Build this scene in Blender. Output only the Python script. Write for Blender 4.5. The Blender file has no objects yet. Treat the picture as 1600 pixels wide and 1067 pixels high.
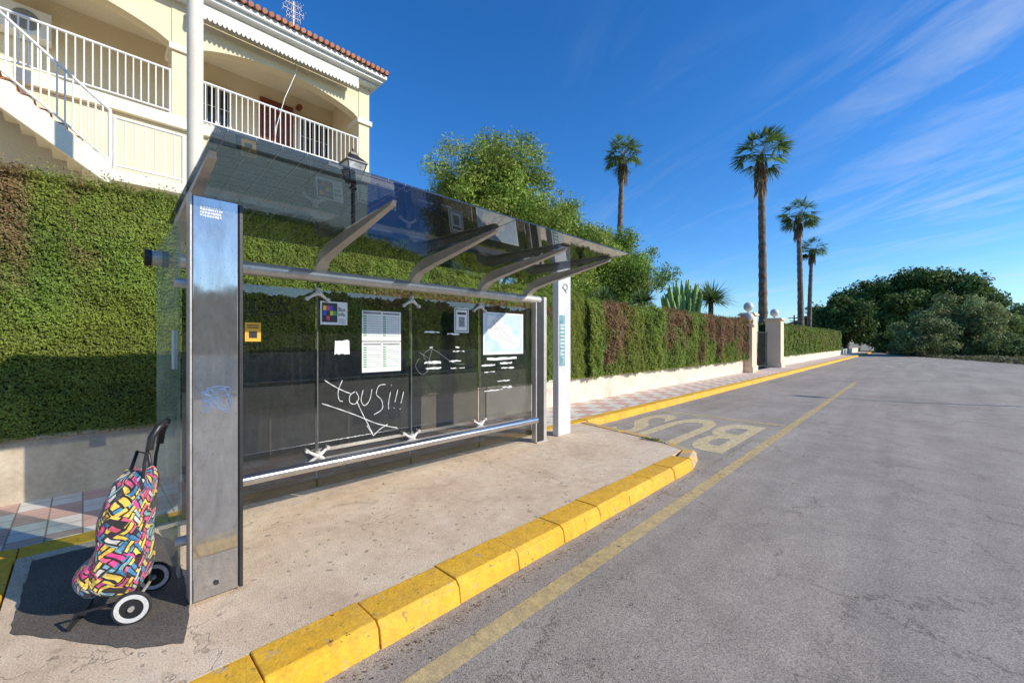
import bpy, math, random
import bmesh
import numpy as np
from mathutils import Vector, Matrix
random.seed(7); rng=np.random.default_rng(7)
sc=bpy.context.scene
sc.view_settings.view_transform='Standard'; sc.view_settings.look='None'; sc.view_settings.exposure=0
COL=sc.collection
# ---------------------------------------------------------------- materials
def new_mat(name):
    m=bpy.data.materials.new(name); m.use_nodes=True
    nt=m.node_tree; b=nt.nodes['Principled BSDF']; return m,nt,b
def nd(nt,t,**k):
    n=nt.nodes.new(t)
    for a,v in k.items(): setattr(n,a,v)
    return n
def rgba(c): return (c[0],c[1],c[2],1)
def coords(nt,scale=(1,1,1),rot=(0,0,0),kind='Object'):
    tc=nd(nt,'ShaderNodeTexCoord'); mp=nd(nt,'ShaderNodeMapping')
    mp.inputs['Scale'].default_value=scale; mp.inputs['Rotation'].default_value=rot
    nt.links.new(tc.outputs[kind],mp.inputs['Vector']); return mp.outputs['Vector']
def noise(nt,vec,scale,detail=5,rough=.6,dist=0):
    n=nd(nt,'ShaderNodeTexNoise'); n.inputs['Scale'].default_value=scale; n.inputs['Detail'].default_value=detail
    n.inputs['Roughness'].default_value=rough; n.inputs['Distortion'].default_value=dist
    nt.links.new(vec,n.inputs['Vector']); return n.outputs['Fac']
def ramp(nt,fac,stops,interp='LINEAR'):
    r=nd(nt,'ShaderNodeValToRGB'); r.color_ramp.interpolation=interp
    e=r.color_ramp.elements
    while len(e)<len(stops): e.new(.5)
    for i,(p,c) in enumerate(stops):
        e[i].position=p; e[i].color=rgba(c) if hasattr(c,'__len__') else (c,c,c,1)
    nt.links.new(fac,r.inputs['Fac']); return r.outputs['Color']
def mix(nt,fac,a,b,mode='MIX'):
    n=nd(nt,'ShaderNodeMix',data_type='RGBA',blend_type=mode)
    def s(sock,v):
        if hasattr(v,'is_linked'): nt.links.new(v,sock)
        elif hasattr(v,'__len__'): sock.default_value=rgba(v)
        else: sock.default_value=v
    s(n.inputs[0],fac); s(n.inputs[6],a); s(n.inputs[7],b); return n.outputs[2]
def bump(nt,b,h,strength=.3,dist=.01):
    n=nd(nt,'ShaderNodeBump'); n.inputs['Strength'].default_value=strength; n.inputs['Distance'].default_value=dist
    nt.links.new(h,n.inputs['Height']); nt.links.new(n.outputs['Normal'],b.inputs['Normal'])
def math_(nt,op,a,b=None):
    n=nd(nt,'ShaderNodeMath',operation=op)
    for i,v in enumerate((a,b)):
        if v is None: continue
        if hasattr(v,'is_linked'): nt.links.new(v,n.inputs[i])
        else: n.inputs[i].default_value=v
    return n.outputs[0]
def rough_mat(name,c1,c2,scale=6,rough=.85,bs=.3,metal=0,fine=60,dark=None,bd=.01):
    m,nt,b=new_mat(name); v=coords(nt)
    n1=noise(nt,v,scale); n2=noise(nt,v,fine,3)
    c=ramp(nt,n1,[(.35,c1),(.65,c2)])
    c=mix(nt,.5,c,ramp(nt,n2,[(.3,.62),(.7,1.0)]),'MULTIPLY')
    if dark is not None:
        n3=noise(nt,v,scale*.35,6,.7,1); c=mix(nt,ramp(nt,n3,[(.52,0),(.68,1)]),c,dark)
    nt.links.new(c,b.inputs['Base Color']); b.inputs['Roughness'].default_value=rough; b.inputs['Metallic'].default_value=metal
    bump(nt,b,n2,bs,bd); return m
M={}
M['stucco']=rough_mat('cream_stucco',(.82,.69,.46),(.86,.74,.52),1.5,.9,.15,fine=40)
M['stucco2']=rough_mat('pale_stucco',(.86,.78,.61),(.90,.83,.67),1.5,.9,.15,fine=40)
M['gatecream']=rough_mat('peach_stucco',(.90,.67,.46),(.93,.72,.52),1.5,.9,.15,fine=40)
M['whitepaint']=rough_mat('white_paint',(.82,.82,.79),(.89,.89,.86),3,.5,.05)
M['gardenwall']=rough_mat('garden_wall_render',(.74,.65,.50),(.86,.78,.64),2.5,.9,.4,fine=30,dark=(.52,.44,.33))
M['shadedwall']=rough_mat('shaded_garden_wall_render',(.46,.38,.27),(.60,.51,.38),2.5,.9,.5,fine=25,dark=(.33,.27,.19))  # old tan garden wall render, colour darkened to put its shade in
M['terracotta']=rough_mat('terracotta',(.48,.18,.09),(.60,.28,.15),4,.8,.3)
M['bark']=rough_mat('bark',(.12,.08,.06),(.22,.17,.12),5,.95,.8,fine=25,bd=.04)
M['palmbark']=rough_mat('palm_bark',(.10,.07,.05),(.30,.22,.16),4,.95,.9,fine=14,bd=.06)
M['steel']=rough_mat('brushed_steel',(.56,.52,.46),(.68,.64,.58),8,.42,.08,.4)
M['cast']=rough_mat('cast_aluminium',(.52,.48,.42),(.62,.58,.52),8,.5,.15,.2)
M['chrome']=rough_mat('chrome',(.62,.62,.64),(.75,.75,.77),12,.22,.05,1.0)
M['blackmetal']=rough_mat('black_metal',(.02,.02,.02),(.035,.035,.035),8,.45,.1)
M['darksteel']=rough_mat('dark_steel',(.10,.10,.10),(.16,.16,.155),8,.45,.1)
M['blackplastic']=rough_mat('black_plastic',(.018,.018,.02),(.03,.03,.032),8,.4,.1)
M['rubber']=rough_mat('rubber',(.02,.02,.02),(.04,.04,.04),20,.8,.2)
M['redwood']=rough_mat('red_brown_door',(.22,.05,.03),(.28,.08,.05),6,.6,.1)
M['poleconc']=rough_mat('pole_paint',(.78,.70,.56),(.84,.77,.64),2,.7,.1)
M['darkglasswin']=rough_mat('window_glass',(.03,.04,.05),(.06,.07,.08),3,.08,.0)
M['awn']=rough_mat('awning_canvas',(.80,.76,.68),(.86,.82,.74),3,.8,.1)
M['paper']=rough_mat('paper',(.78,.79,.78),(.86,.86,.85),9,.5,.03)
M['yellowpaper']=rough_mat('yellow_sticker',(.85,.42,.02),(.9,.48,.03),9,.5,.03)
M['greenprint']=rough_mat('green_print',(.10,.33,.16),(.16,.40,.22),20,.6,.03)
M['greyprint']=rough_mat('grey_print',(.20,.21,.22),(.30,.31,.32),40,.6,.03)
M['blueprint']=rough_mat('blue_print',(.45,.62,.78),(.60,.73,.84),5,.5,.03)
M['bluestroke']=rough_mat('blue_strokes',(.10,.22,.48),(.16,.30,.55),15,.4,.03)
M['blackprint']=rough_mat('black_print',(.015,.015,.018),(.03,.03,.03),8,.4,.03)
M['graf']=rough_mat('graffiti_paint',(.78,.79,.79),(.88,.88,.88),20,.5,.03)
for k,c in dict(pink=(.85,.04,.20),yel=(.9,.65,.02),blu=(.02,.10,.65),grn=(.03,.45,.15)).items():
    M[k]=rough_mat('print_'+k,c,c,5,.5,.02)
M['teal']=rough_mat('teal_print',(.10,.30,.33),(.35,.50,.52),9,.4,.03)
M['tealcloth']=rough_mat('teal_awning_cloth',(.05,.30,.36),(.08,.38,.42),3,.8,.05)
M['tubewhite']=rough_mat('white_plastic',(.72,.70,.66),(.80,.78,.74),9,.4,.03)
M['totemwhite']=rough_mat('totem_enamel',(.66,.65,.63),(.74,.73,.71),2,.25,.02)

def asphalt(name='asphalt',k=1.0):
    m,nt,b=new_mat(name); v=coords(nt)
    big=noise(nt,v,.35,6,.65,.6); mid=noise(nt,v,3,6,.7); fine=noise(nt,v,150,2,.7)
    st=noise(nt,coords(nt,(1.2,.12,1)),1.5,5,.6)
    c=ramp(nt,big,[(.3,(.325*k,.272*k,.215*k)),(.7,(.42*k,.362*k,.295*k))])
    c=mix(nt,.6,c,ramp(nt,mid,[(.3,.72),(.7,1.15)]),'MULTIPLY')
    c=mix(nt,.5,c,ramp(nt,st,[(.35,.68),(.65,1.12)]),'MULTIPLY')
    c=mix(nt,.95,c,ramp(nt,fine,[(.3,.32),(.5,1.0),(.72,1.7)]),'MULTIPLY')
    vo=nd(nt,'ShaderNodeTexVoronoi',feature='DISTANCE_TO_EDGE'); vo.inputs['Scale'].default_value=.75
    wv=nd(nt,'ShaderNodeVectorMath',operation='ADD')
    nn=nd(nt,'ShaderNodeTexNoise'); nn.inputs['Scale'].default_value=2.2; nn.inputs['Detail'].default_value=8; nn.inputs['Roughness'].default_value=.7
    nt.links.new(v,nn.inputs['Vector']); nt.links.new(v,wv.inputs[0])
    sc_=nd(nt,'ShaderNodeVectorMath',operation='SCALE'); sc_.inputs['Scale'].default_value=1.0
    nt.links.new(nn.outputs['Color'],sc_.inputs[0]); nt.links.new(sc_.outputs[0],wv.inputs[1]); nt.links.new(wv.outputs[0],vo.inputs['Vector'])
    cr=ramp(nt,vo.outputs['Distance'],[(.0,1),(.009,0)])
    gate=ramp(nt,noise(nt,v,.5,3),[(.40,0),(.52,1)])
    crm=math_(nt,'MULTIPLY',cr,gate)
    c=mix(nt,math_(nt,'MULTIPLY',crm,.7),c,(.09,.08,.065))
    sp=ramp(nt,noise(nt,v,9,2,.4),[(.73,0),(.77,1)])
    c=mix(nt,math_(nt,'MULTIPLY',sp,.5),c,(.12,.11,.09))
    nt.links.new(c,b.inputs['Base Color']); b.inputs['Roughness'].default_value=.88
    h=math_(nt,'SUBTRACT',fine,crm); bump(nt,b,h,.6,.005); return m
M['asphalt']=asphalt(); M['darkpatch']=asphalt('dark_platform_patch',.36)
def concrete():
    m,nt,b=new_mat('platform_concrete'); v=coords(nt)
    big=noise(nt,v,1.1,7,.7,.5); fine=noise(nt,v,110,2,.7); mid=noise(nt,v,9,5,.7)
    c=ramp(nt,big,[(.3,(.58,.42,.27)),(.5,(.75,.57,.39)),(.7,(.83,.67,.49))])
    c=mix(nt,.5,c,ramp(nt,mid,[(.3,.68),(.65,1.08)]),'MULTIPLY')
    c=mix(nt,.75,c,ramp(nt,fine,[(.3,.5),(.5,1.0),(.72,1.3)]),'MULTIPLY')
    spt=ramp(nt,noise(nt,v,16,1,.3),[(.70,0),(.73,1)])
    c=mix(nt,math_(nt,'MULTIPLY',spt,.6),c,(.24,.18,.13))
    vo=nd(nt,'ShaderNodeTexVoronoi',feature='DISTANCE_TO_EDGE'); vo.inputs['Scale'].default_value=.8
    nn=nd(nt,'ShaderNodeTexNoise'); nn.inputs['Scale'].default_value=3; nn.inputs['Detail'].default_value=7
    nt.links.new(v,nn.inputs['Vector']); av=nd(nt,'ShaderNodeVectorMath',operation='ADD'); nt.links.new(v,av.inputs[0]); nt.links.new(nn.outputs['Color'],av.inputs[1]); nt.links.new(av.outputs[0],vo.inputs['Vector'])
    cr=ramp(nt,vo.outputs['Distance'],[(0,1),(.006,0)])
    gate=ramp(nt,noise(nt,v,.9,3),[(.44,0),(.54,1)]); cr=math_(nt,'MULTIPLY',cr,gate)
    c=mix(nt,math_(nt,'MULTIPLY',cr,.55),c,(.16,.12,.09))
    stn=ramp(nt,noise(nt,v,2.3,4,.6,1.5),[(.60,0),(.70,1)]); c=mix(nt,math_(nt,'MULTIPLY',stn,.35),c,(.34,.25,.17))
    nt.links.new(c,b.inputs['Base Color']); b.inputs['Roughness'].default_value=.9
    bump(nt,b,math_(nt,'SUBTRACT',math_(nt,'ADD',fine,mid),cr),.5,.006); return m
M['concrete']=concrete()
def tiles():
    m,nt,b=new_mat('pavement_tiles'); v=coords(nt)
    ch=nd(nt,'ShaderNodeTexChecker'); ch.inputs['Scale'].default_value=2.4; ch.inputs['Color1'].default_value=(.70,.44,.35,1); ch.inputs['Color2'].default_value=(.80,.74,.63,1)
    nt.links.new(v,ch.inputs['Vector'])
    br=nd(nt,'ShaderNodeTexBrick'); br.offset=0; br.inputs['Scale'].default_value=1; br.inputs['Brick Width'].default_value=.2083; br.inputs['Row Height'].default_value=.2083; br.inputs['Mortar Size'].default_value=.006
    nt.links.new(v,br.inputs['Vector'])
    c=mix(nt,br.outputs['Fac'],ch.outputs['Color'],(.34,.27,.21))
    c=mix(nt,.6,c,ramp(nt,noise(nt,v,3,6,.7),[(.3,.65),(.7,1.1)]),'MULTIPLY')
    nt.links.new(c,b.inputs['Base Color']); b.inputs['Roughness'].default_value=.8
    bump(nt,b,br.outputs['Fac'],-.4,.004); return m
M['tiles']=tiles()
def kerbpaint(name,wear,under=(.46,.37,.26)):
    m,nt,b=new_mat(name); v=coords(nt)
    n=noise(nt,v,7,8,.75,.3); n2=noise(nt,v,60,3)
    c=ramp(nt,noise(nt,v,2,5),[(.3,(.84,.43,.02)),(.7,(.92,.52,.04))])
    c=mix(nt,.55,c,ramp(nt,noise(nt,v,12,5,.7),[(.3,.6),(.6,1.05)]),'MULTIPLY')
    c=mix(nt,.4,c,ramp(nt,n2,[(.3,.6),(.6,1.05)]),'MULTIPLY')
    c=mix(nt,ramp(nt,n,[(wear,0),(wear+.06,1)]),c,under)
    sp=ramp(nt,noise(nt,v,22,2,.4),[(.67,0),(.71,1)]); c=mix(nt,math_(nt,'MULTIPLY',sp,.6),c,(.24,.16,.08))
    c=mix(nt,math_(nt,'MULTIPLY',ramp(nt,noise(nt,v,1.3,6,.7),[(.5,0),(.75,1)]),.35),c,(.44,.32,.17))
    nt.links.new(c,b.inputs['Base Color']); b.inputs['Roughness'].default_value=.75
    bump(nt,b,math_(nt,'ADD',n2,math_(nt,'MULTIPLY',n,-1.5)),.45,.008); return m
M['kerb']=kerbpaint('yellow_kerb_paint',.60); M['kerbworn']=kerbpaint('worn_yellow_kerb_paint',.45)
def roadpaint(name='faded_road_paint',lo=.30,c1=(.70,.50,.20),c2=(.76,.58,.28),a=.36,b_=.60):
    m,nt,b=new_mat(name); v=coords(nt)
    n=noise(nt,v,14,9,.85); n2=noise(nt,v,1.5,4)
    c=ramp(nt,n2,[(.3,c1),(.7,c2)])
    c=mix(nt,.7,c,ramp(nt,noise(nt,v,150,2,.7),[(.3,.5),(.5,1),(.72,1.3)]),'MULTIPLY')
    nt.links.new(c,b.inputs['Base Color']); b.inputs['Roughness'].default_value=.85
    t=nd(nt,'ShaderNodeBsdfTransparent'); mx=nd(nt,'ShaderNodeMixShader')
    f=ramp(nt,n,[(a,lo),(b_,.92)])
    nt.links.new(f,mx.inputs[0]); nt.links.new(t.outputs[0],mx.inputs[1]); nt.links.new(b.outputs[0],mx.inputs[2])
    nt.links.new(mx.outputs[0],nt.nodes['Material Output'].inputs['Surface']); return m
M['roadpaint']=roadpaint(); M['letterpaint']=roadpaint('faded_lettering_paint',.38,(.78,.60,.31),(.83,.68,.40),.34,.58)
def glass(name,tint,dirt=.08,dirtc=(.5,.5,.48),grid=False,rough=.02,ior=1.5,streak=0):
    m=bpy.data.materials.new(name); m.use_nodes=True; nt=m.node_tree; nt.nodes.clear()
    out=nd(nt,'ShaderNodeOutputMaterial'); t=nd(nt,'ShaderNodeBsdfTransparent'); t.inputs[0].default_value=rgba(tint)
    g=nd(nt,'ShaderNodeBsdfGlossy'); g.inputs['Roughness'].default_value=rough; g.inputs['Color'].default_value=(.95,.95,.95,1)
    fr=nd(nt,'ShaderNodeFresnel'); ge=nd(nt,'ShaderNodeNewGeometry')
    i_=math_(nt,'ADD',math_(nt,'MULTIPLY',ge.outputs['Backfacing'],1/ior-ior),ior); nt.links.new(i_,fr.inputs[0])
    mx=nd(nt,'ShaderNodeMixShader'); nt.links.new(fr.outputs[0],mx.inputs[0]); nt.links.new(t.outputs[0],mx.inputs[1]); nt.links.new(g.outputs[0],mx.inputs[2])
    d=nd(nt,'ShaderNodeBsdfDiffuse'); d.inputs[0].default_value=rgba(dirtc)
    v=coords(nt); n=noise(nt,v,4,8,.75,.8); f=ramp(nt,n,[(.35,dirt*.3),(.75,dirt*1.6)])
    if streak:
        n2=noise(nt,coords(nt,(1,9,.7)),3,5,.7); f=math_(nt,'ADD',f,ramp(nt,n2,[(.5,0),(.8,streak)]))
    if grid:
        br=nd(nt,'ShaderNodeTexBrick'); br.offset=0; br.inputs['Scale'].default_value=1; br.inputs['Brick Width'].default_value=.13; br.inputs['Row Height'].default_value=.13; br.inputs['Mortar Size'].default_value=.0022
        nt.links.new(v,br.inputs['Vector']); f=math_(nt,'ADD',f,math_(nt,'MULTIPLY',br.outputs['Fac'],.35))
    m2=nd(nt,'ShaderNodeMixShader'); nt.links.new(f,m2.inputs[0]); nt.links.new(mx.outputs[0],m2.inputs[1]); nt.links.new(d.outputs[0],m2.inputs[2])
    nt.links.new(m2.outputs[0],out.inputs[0]); return m
M['tint']=glass('dark_tinted_glass',(.46,.48,.49),.014,ior=1.75,streak=.03,rough=.004)
M['rooftint']=glass('dark_roof_glass',(.31,.35,.40),.012,ior=1.7)
M['roofgrid']=glass('dark_roof_glass_grid',(.28,.35,.43),.012,grid=True,ior=1.7)
M['sideglass']=glass('green_side_glass',(.78,.86,.80),.18,(.50,.60,.54),streak=.12)
M['lampglass']=glass('lamp_glass',(.8,.8,.75),.6,(.8,.8,.78))
def pillar_m():
    m,nt,b=new_mat('reflective_end_panel'); v=coords(nt)
    n=noise(nt,coords(nt,(1,3,.8)),4,8,.75,1)
    c=ramp(nt,n,[(.3,(.36,.36,.36)),(.7,(.56,.56,.555))])
    sp=ramp(nt,noise(nt,v,90,2,.5),[(.66,0),(.72,1)]); c=mix(nt,math_(nt,'MULTIPLY',sp,.5),c,(.14,.13,.12))
    nt.links.new(c,b.inputs['Base Color'])
    b.inputs['Metallic'].default_value=.80
    nt.links.new(ramp(nt,noise(nt,v,9,6,.7),[(.3,.02),(.7,.09)]),b.inputs['Roughness'])
    return m
M['pillar']=pillar_m()
def leafmat(name,trans=.25):
    m,nt,b=new_mat(name); a=nd(nt,'ShaderNodeAttribute'); a.attribute_name='Col'
    nt.links.new(a.outputs['Color'],b.inputs['Base Color']); b.inputs['Roughness'].default_value=.6; b.inputs['Specular IOR Level'].default_value=.2
    t=nd(nt,'ShaderNodeBsdfTranslucent'); nt.links.new(a.outputs['Color'],t.inputs[0]); mx=nd(nt,'ShaderNodeMixShader'); mx.inputs[0].default_value=trans
    nt.links.new(b.outputs[0],mx.inputs[1]); nt.links.new(t.outputs[0],mx.inputs[2]); nt.links.new(mx.outputs[0],nt.nodes['Material Output'].inputs['Surface']); return m
M['leaf']=leafmat('foliage',.3)
def weave():
    m,nt,b=new_mat('woven_multicolour_fabric')
    tc=nd(nt,'ShaderNodeTexCoord')
    nz=nd(nt,'ShaderNodeTexNoise'); nz.inputs['Scale'].default_value=9; nt.links.new(tc.outputs['UV'],nz.inputs['Vector'])
    scv=nd(nt,'ShaderNodeVectorMath',operation='SCALE'); scv.inputs['Scale'].default_value=.06; nt.links.new(nz.outputs['Color'],scv.inputs[0])
    ad=nd(nt,'ShaderNodeVectorMath',operation='ADD'); nt.links.new(tc.outputs['UV'],ad.inputs[0]); nt.links.new(scv.outputs[0],ad.inputs[1]); UV=ad.outputs[0]
    def br(rot,off):
        mp=nd(nt,'ShaderNodeMapping'); mp.inputs['Rotation'].default_value=(0,0,rot); mp.inputs['Location'].default_value=(off,off,0)
        nt.links.new(UV,mp.inputs['Vector'])
        k=nd(nt,'ShaderNodeTexBrick'); k.offset=.5; k.inputs['Scale'].default_value=1; k.inputs['Brick Width'].default_value=.09; k.inputs['Row Height'].default_value=.027; k.inputs['Mortar Size'].default_value=.0045
        k.inputs['Color1'].default_value=(0,0,0,1); k.inputs['Color2'].default_value=(1,1,1,1)
        nt.links.new(mp.outputs[0],k.inputs['Vector']); return k
    a=br(.7,0); c=br(-.87,.37)
    st=[(0,(.80,.07,.26)),(.18,(.03,.03,.03)),(.30,(.85,.55,.08)),(.44,(.05,.22,.42)),(.57,(.60,.56,.48)),(.64,(.75,.12,.20)),(.74,(.22,.44,.46)),(.84,(.88,.62,.10))]
    ca=ramp(nt,a.outputs['Color'],st,'CONSTANT'); cc=ramp(nt,c.outputs['Color'],st[::1],'CONSTANT')
    ch=nd(nt,'ShaderNodeTexChecker'); ch.inputs['Scale'].default_value=15
    mp=nd(nt,'ShaderNodeMapping'); mp.inputs['Rotation'].default_value=(0,0,.75); nt.links.new(UV,mp.inputs['Vector']); nt.links.new(mp.outputs[0],ch.inputs['Vector'])
    col=mix(nt,ch.outputs['Fac'],mix(nt,a.outputs['Fac'],ca,(.02,.02,.025)),mix(nt,c.outputs['Fac'],cc,(.02,.02,.025)))
    nt.links.new(col,b.inputs['Base Color']); b.inputs['Roughness'].default_value=.55; b.inputs['Sheen Weight'].default_value=.2
    bump(nt,b,noise(nt,UV,14,3,.5),1.0,.04); return m
M['weave']=weave()
M['ground']=rough_mat('dry_ground',(.30,.25,.16),(.38,.32,.21),.3,.95,.4,fine=6,dark=(.14,.16,.06))
# ---------------------------------------------------------------- mesh builder
class MB:
    def __init__(s): s.v=[]; s.f=[]; s.m=[]; s.mats=[]; s.sm=[]
    def mi(s,mat):
        if mat not in s.mats: s.mats.append(mat)
        return s.mats.index(mat)
    def add(s,vs,fs,mat,smooth=False):
        o=len(s.v); s.v+= [tuple(p) for p in vs]; k=s.mi(mat)
        for f in fs: s.f.append(tuple(i+o for i in f)); s.m.append(k); s.sm.append(smooth)
    def box(s,x0,x1,y0,y1,z0,z1,mat):
        s.add([(x0,y0,z0),(x1,y0,z0),(x1,y1,z0),(x0,y1,z0),(x0,y0,z1),(x1,y0,z1),(x1,y1,z1),(x0,y1,z1)],
              [(0,3,2,1),(4,5,6,7),(0,1,5,4),(1,2,6,5),(2,3,7,6),(3,0,4,7)],mat)
    def prism(s,poly,axis,a0,a1,mat,smooth=False):
        def P(p,a):
            return (a,p[0],p[1]) if axis=='x' else ((p[0],a,p[1]) if axis=='y' else (p[0],p[1],a))
        n=len(poly); vs=[P(p,a0) for p in poly]+[P(p,a1) for p in poly]
        fs=[tuple(range(n))[::-1],tuple(range(n,2*n))]+[(i,(i+1)%n,n+(i+1)%n,n+i) for i in range(n)]
        s.add(vs,fs,mat,smooth)
    def tube(s,pts,r,mat,n=12,cap=True,smooth=True):
        pts=[Vector(p) for p in pts]; rs=r if hasattr(r,'__len__') else [r]*len(pts)
        vs=[];fs=[]; 
        t0=(pts[1]-pts[0]).normalized(); up=Vector((0,0,1)) if abs(t0.z)<.95 else Vector((1,0,0))
        u=t0.cross(up).normalized()
        for i,p in enumerate(pts):
            t=((pts[min(i+1,len(pts)-1)]-pts[max(i-1,0)])).normalized()
            u=(u-t*u.dot(t)).normalized(); w=t.cross(u)
            for k in range(n):
                a=2*math.pi*k/n; vs.append(p+(u*math.cos(a)+w*math.sin(a))*rs[i])
        for i in range(len(pts)-1):
            for k in range(n): fs.append((i*n+k,i*n+(k+1)%n,(i+1)*n+(k+1)%n,(i+1)*n+k))
        s.add(vs,fs,mat,smooth)
        if cap:
            s.add(vs[:n],[tuple(range(n))[::-1]],mat); s.add(vs[-n:],[tuple(range(n))],mat)
    def lathe(s,c,prof,mat,n=20,ax='z'):
        vs=[];fs=[]
        for (r,z) in prof:
            for k in range(n):
                a=2*math.pi*k/n; vs.append((c[0]+r*math.cos(a),c[1]+r*math.sin(a),c[2]+z))
        for i in range(len(prof)-1):
            for k in range(n): fs.append((i*n+k,i*n+(k+1)%n,(i+1)*n+(k+1)%n,(i+1)*n+k))
        s.add(vs,fs,mat,True)
    def sphere(s,c,r,mat,n=18,m=12):
        prof=[(max(r*math.sin(math.pi*i/m),1e-4),-r*math.cos(math.pi*i/m)) for i in range(m+1)]
        s.lathe(c,prof,mat,n)
    def obj(s,name,parent=None,bevel=0,xf=None,label=None,fixn=False):
        me=bpy.data.meshes.new(name); me.from_pydata(s.v,[],s.f); 
        for m in s.mats: me.materials.append(M[m])
        me.polygons.foreach_set('material_index',s.m); me.polygons.foreach_set('use_smooth',s.sm); me.update()
        if xf is not None: me.transform(xf)
        if fixn:
            bm=bmesh.new(); bm.from_mesh(me); bmesh.ops.recalc_face_normals(bm,faces=bm.faces); bm.to_mesh(me); bm.free()
        o=bpy.data.objects.new(name,me); COL.objects.link(o)
        if parent: setp(o,parent)
        if bevel:
            b=o.modifiers.new('Bevel','BEVEL'); b.width=bevel; b.segments=2; b.limit_method='ANGLE'
        if label: o['label']=label
        return o
def setp(o,p):
    o.parent=p; o.matrix_parent_inverse=Matrix.Translation(p.location).inverted()
def empty(name,loc,label,cat,group=None):
    e=bpy.data.objects.new(name,None); e.location=loc; e.empty_display_size=.2; COL.objects.link(e)
    tag(e,label,cat,group); return e
def tag(o,label,cat,group=None):
    o['label']=label; o['category']=cat
    if group: o['group']=group
def struct(o,label=None):
    o['kind']='structure'
    if label: o['label']=label
    o['category']=o.name.split('.')[0].replace('_',' ')
    return o
# ---------------------------------------------------------------- foliage helpers
TAB=rng.random((256,256))
def vn(x,y,s=0):
    x=np.asarray(x)+s*17.3; y=np.asarray(y)+s*9.1
    xi=np.floor(x).astype(int); yi=np.floor(y).astype(int); fx=x-xi; fy=y-yi
    fx=fx*fx*(3-2*fx); fy=fy*fy*(3-2*fy)
    g=lambda a,b: TAB[a%256,b%256]
    return (g(xi,yi)*(1-fx)+g(xi+1,yi)*fx)*(1-fy)+(g(xi,yi+1)*(1-fx)+g(xi+1,yi+1)*fx)*fy
def fb(x,y,s=0): return vn(x,y,s)*.55+vn(np.asarray(x)*2.1,np.asarray(y)*2.1,s+1)*.28+vn(np.asarray(x)*4.3,np.asarray(y)*4.3,s+2)*.17
def nrm(a): return a/np.maximum(np.linalg.norm(a,axis=1,keepdims=True),1e-6)
def leafquads(C,N,size,asp=.5):
    n=len(C); t=nrm(rng.normal(size=(n,3))); u=nrm(np.cross(N,t)); v=np.cross(N,u)
    s=(np.asarray(size)*np.ones(n)*(.7+.6*rng.random(n)))[:,None]
    return np.stack([C+u*s,C+v*s*asp,C-u*s,C-v*s*asp],axis=1)
def qmesh(name,quads,cols,mat='leaf',parent=None,smooth=False):
    n=len(quads); me=bpy.data.meshes.new(name)
    me.vertices.add(n*4); me.vertices.foreach_set('co',quads.astype(np.float32).ravel())
    me.loops.add(n*4); me.loops.foreach_set('vertex_index',np.arange(n*4,dtype=np.int32))
    me.polygons.add(n); me.polygons.foreach_set('loop_start',np.arange(0,n*4,4,dtype=np.int32))
    me.update(calc_edges=True)
    ca=me.color_attributes.new(name='Col',type='FLOAT_COLOR',domain='POINT')
    c=np.ones((n,4,4),dtype=np.float32); c[:,:,:3]=cols[:,None,:]; ca.data.foreach_set('color',c.ravel())
    me.materials.append(M[mat]); me.validate()
    o=bpy.data.objects.new(name,me); COL.objects.link(o)
    if parent: setp(o,parent)
    return o
def gridq(P):
    return np.stack([P[:-1,:-1],P[1:,:-1],P[1:,1:],P[:-1,1:]],axis=2).reshape(-1,4,3)
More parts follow.
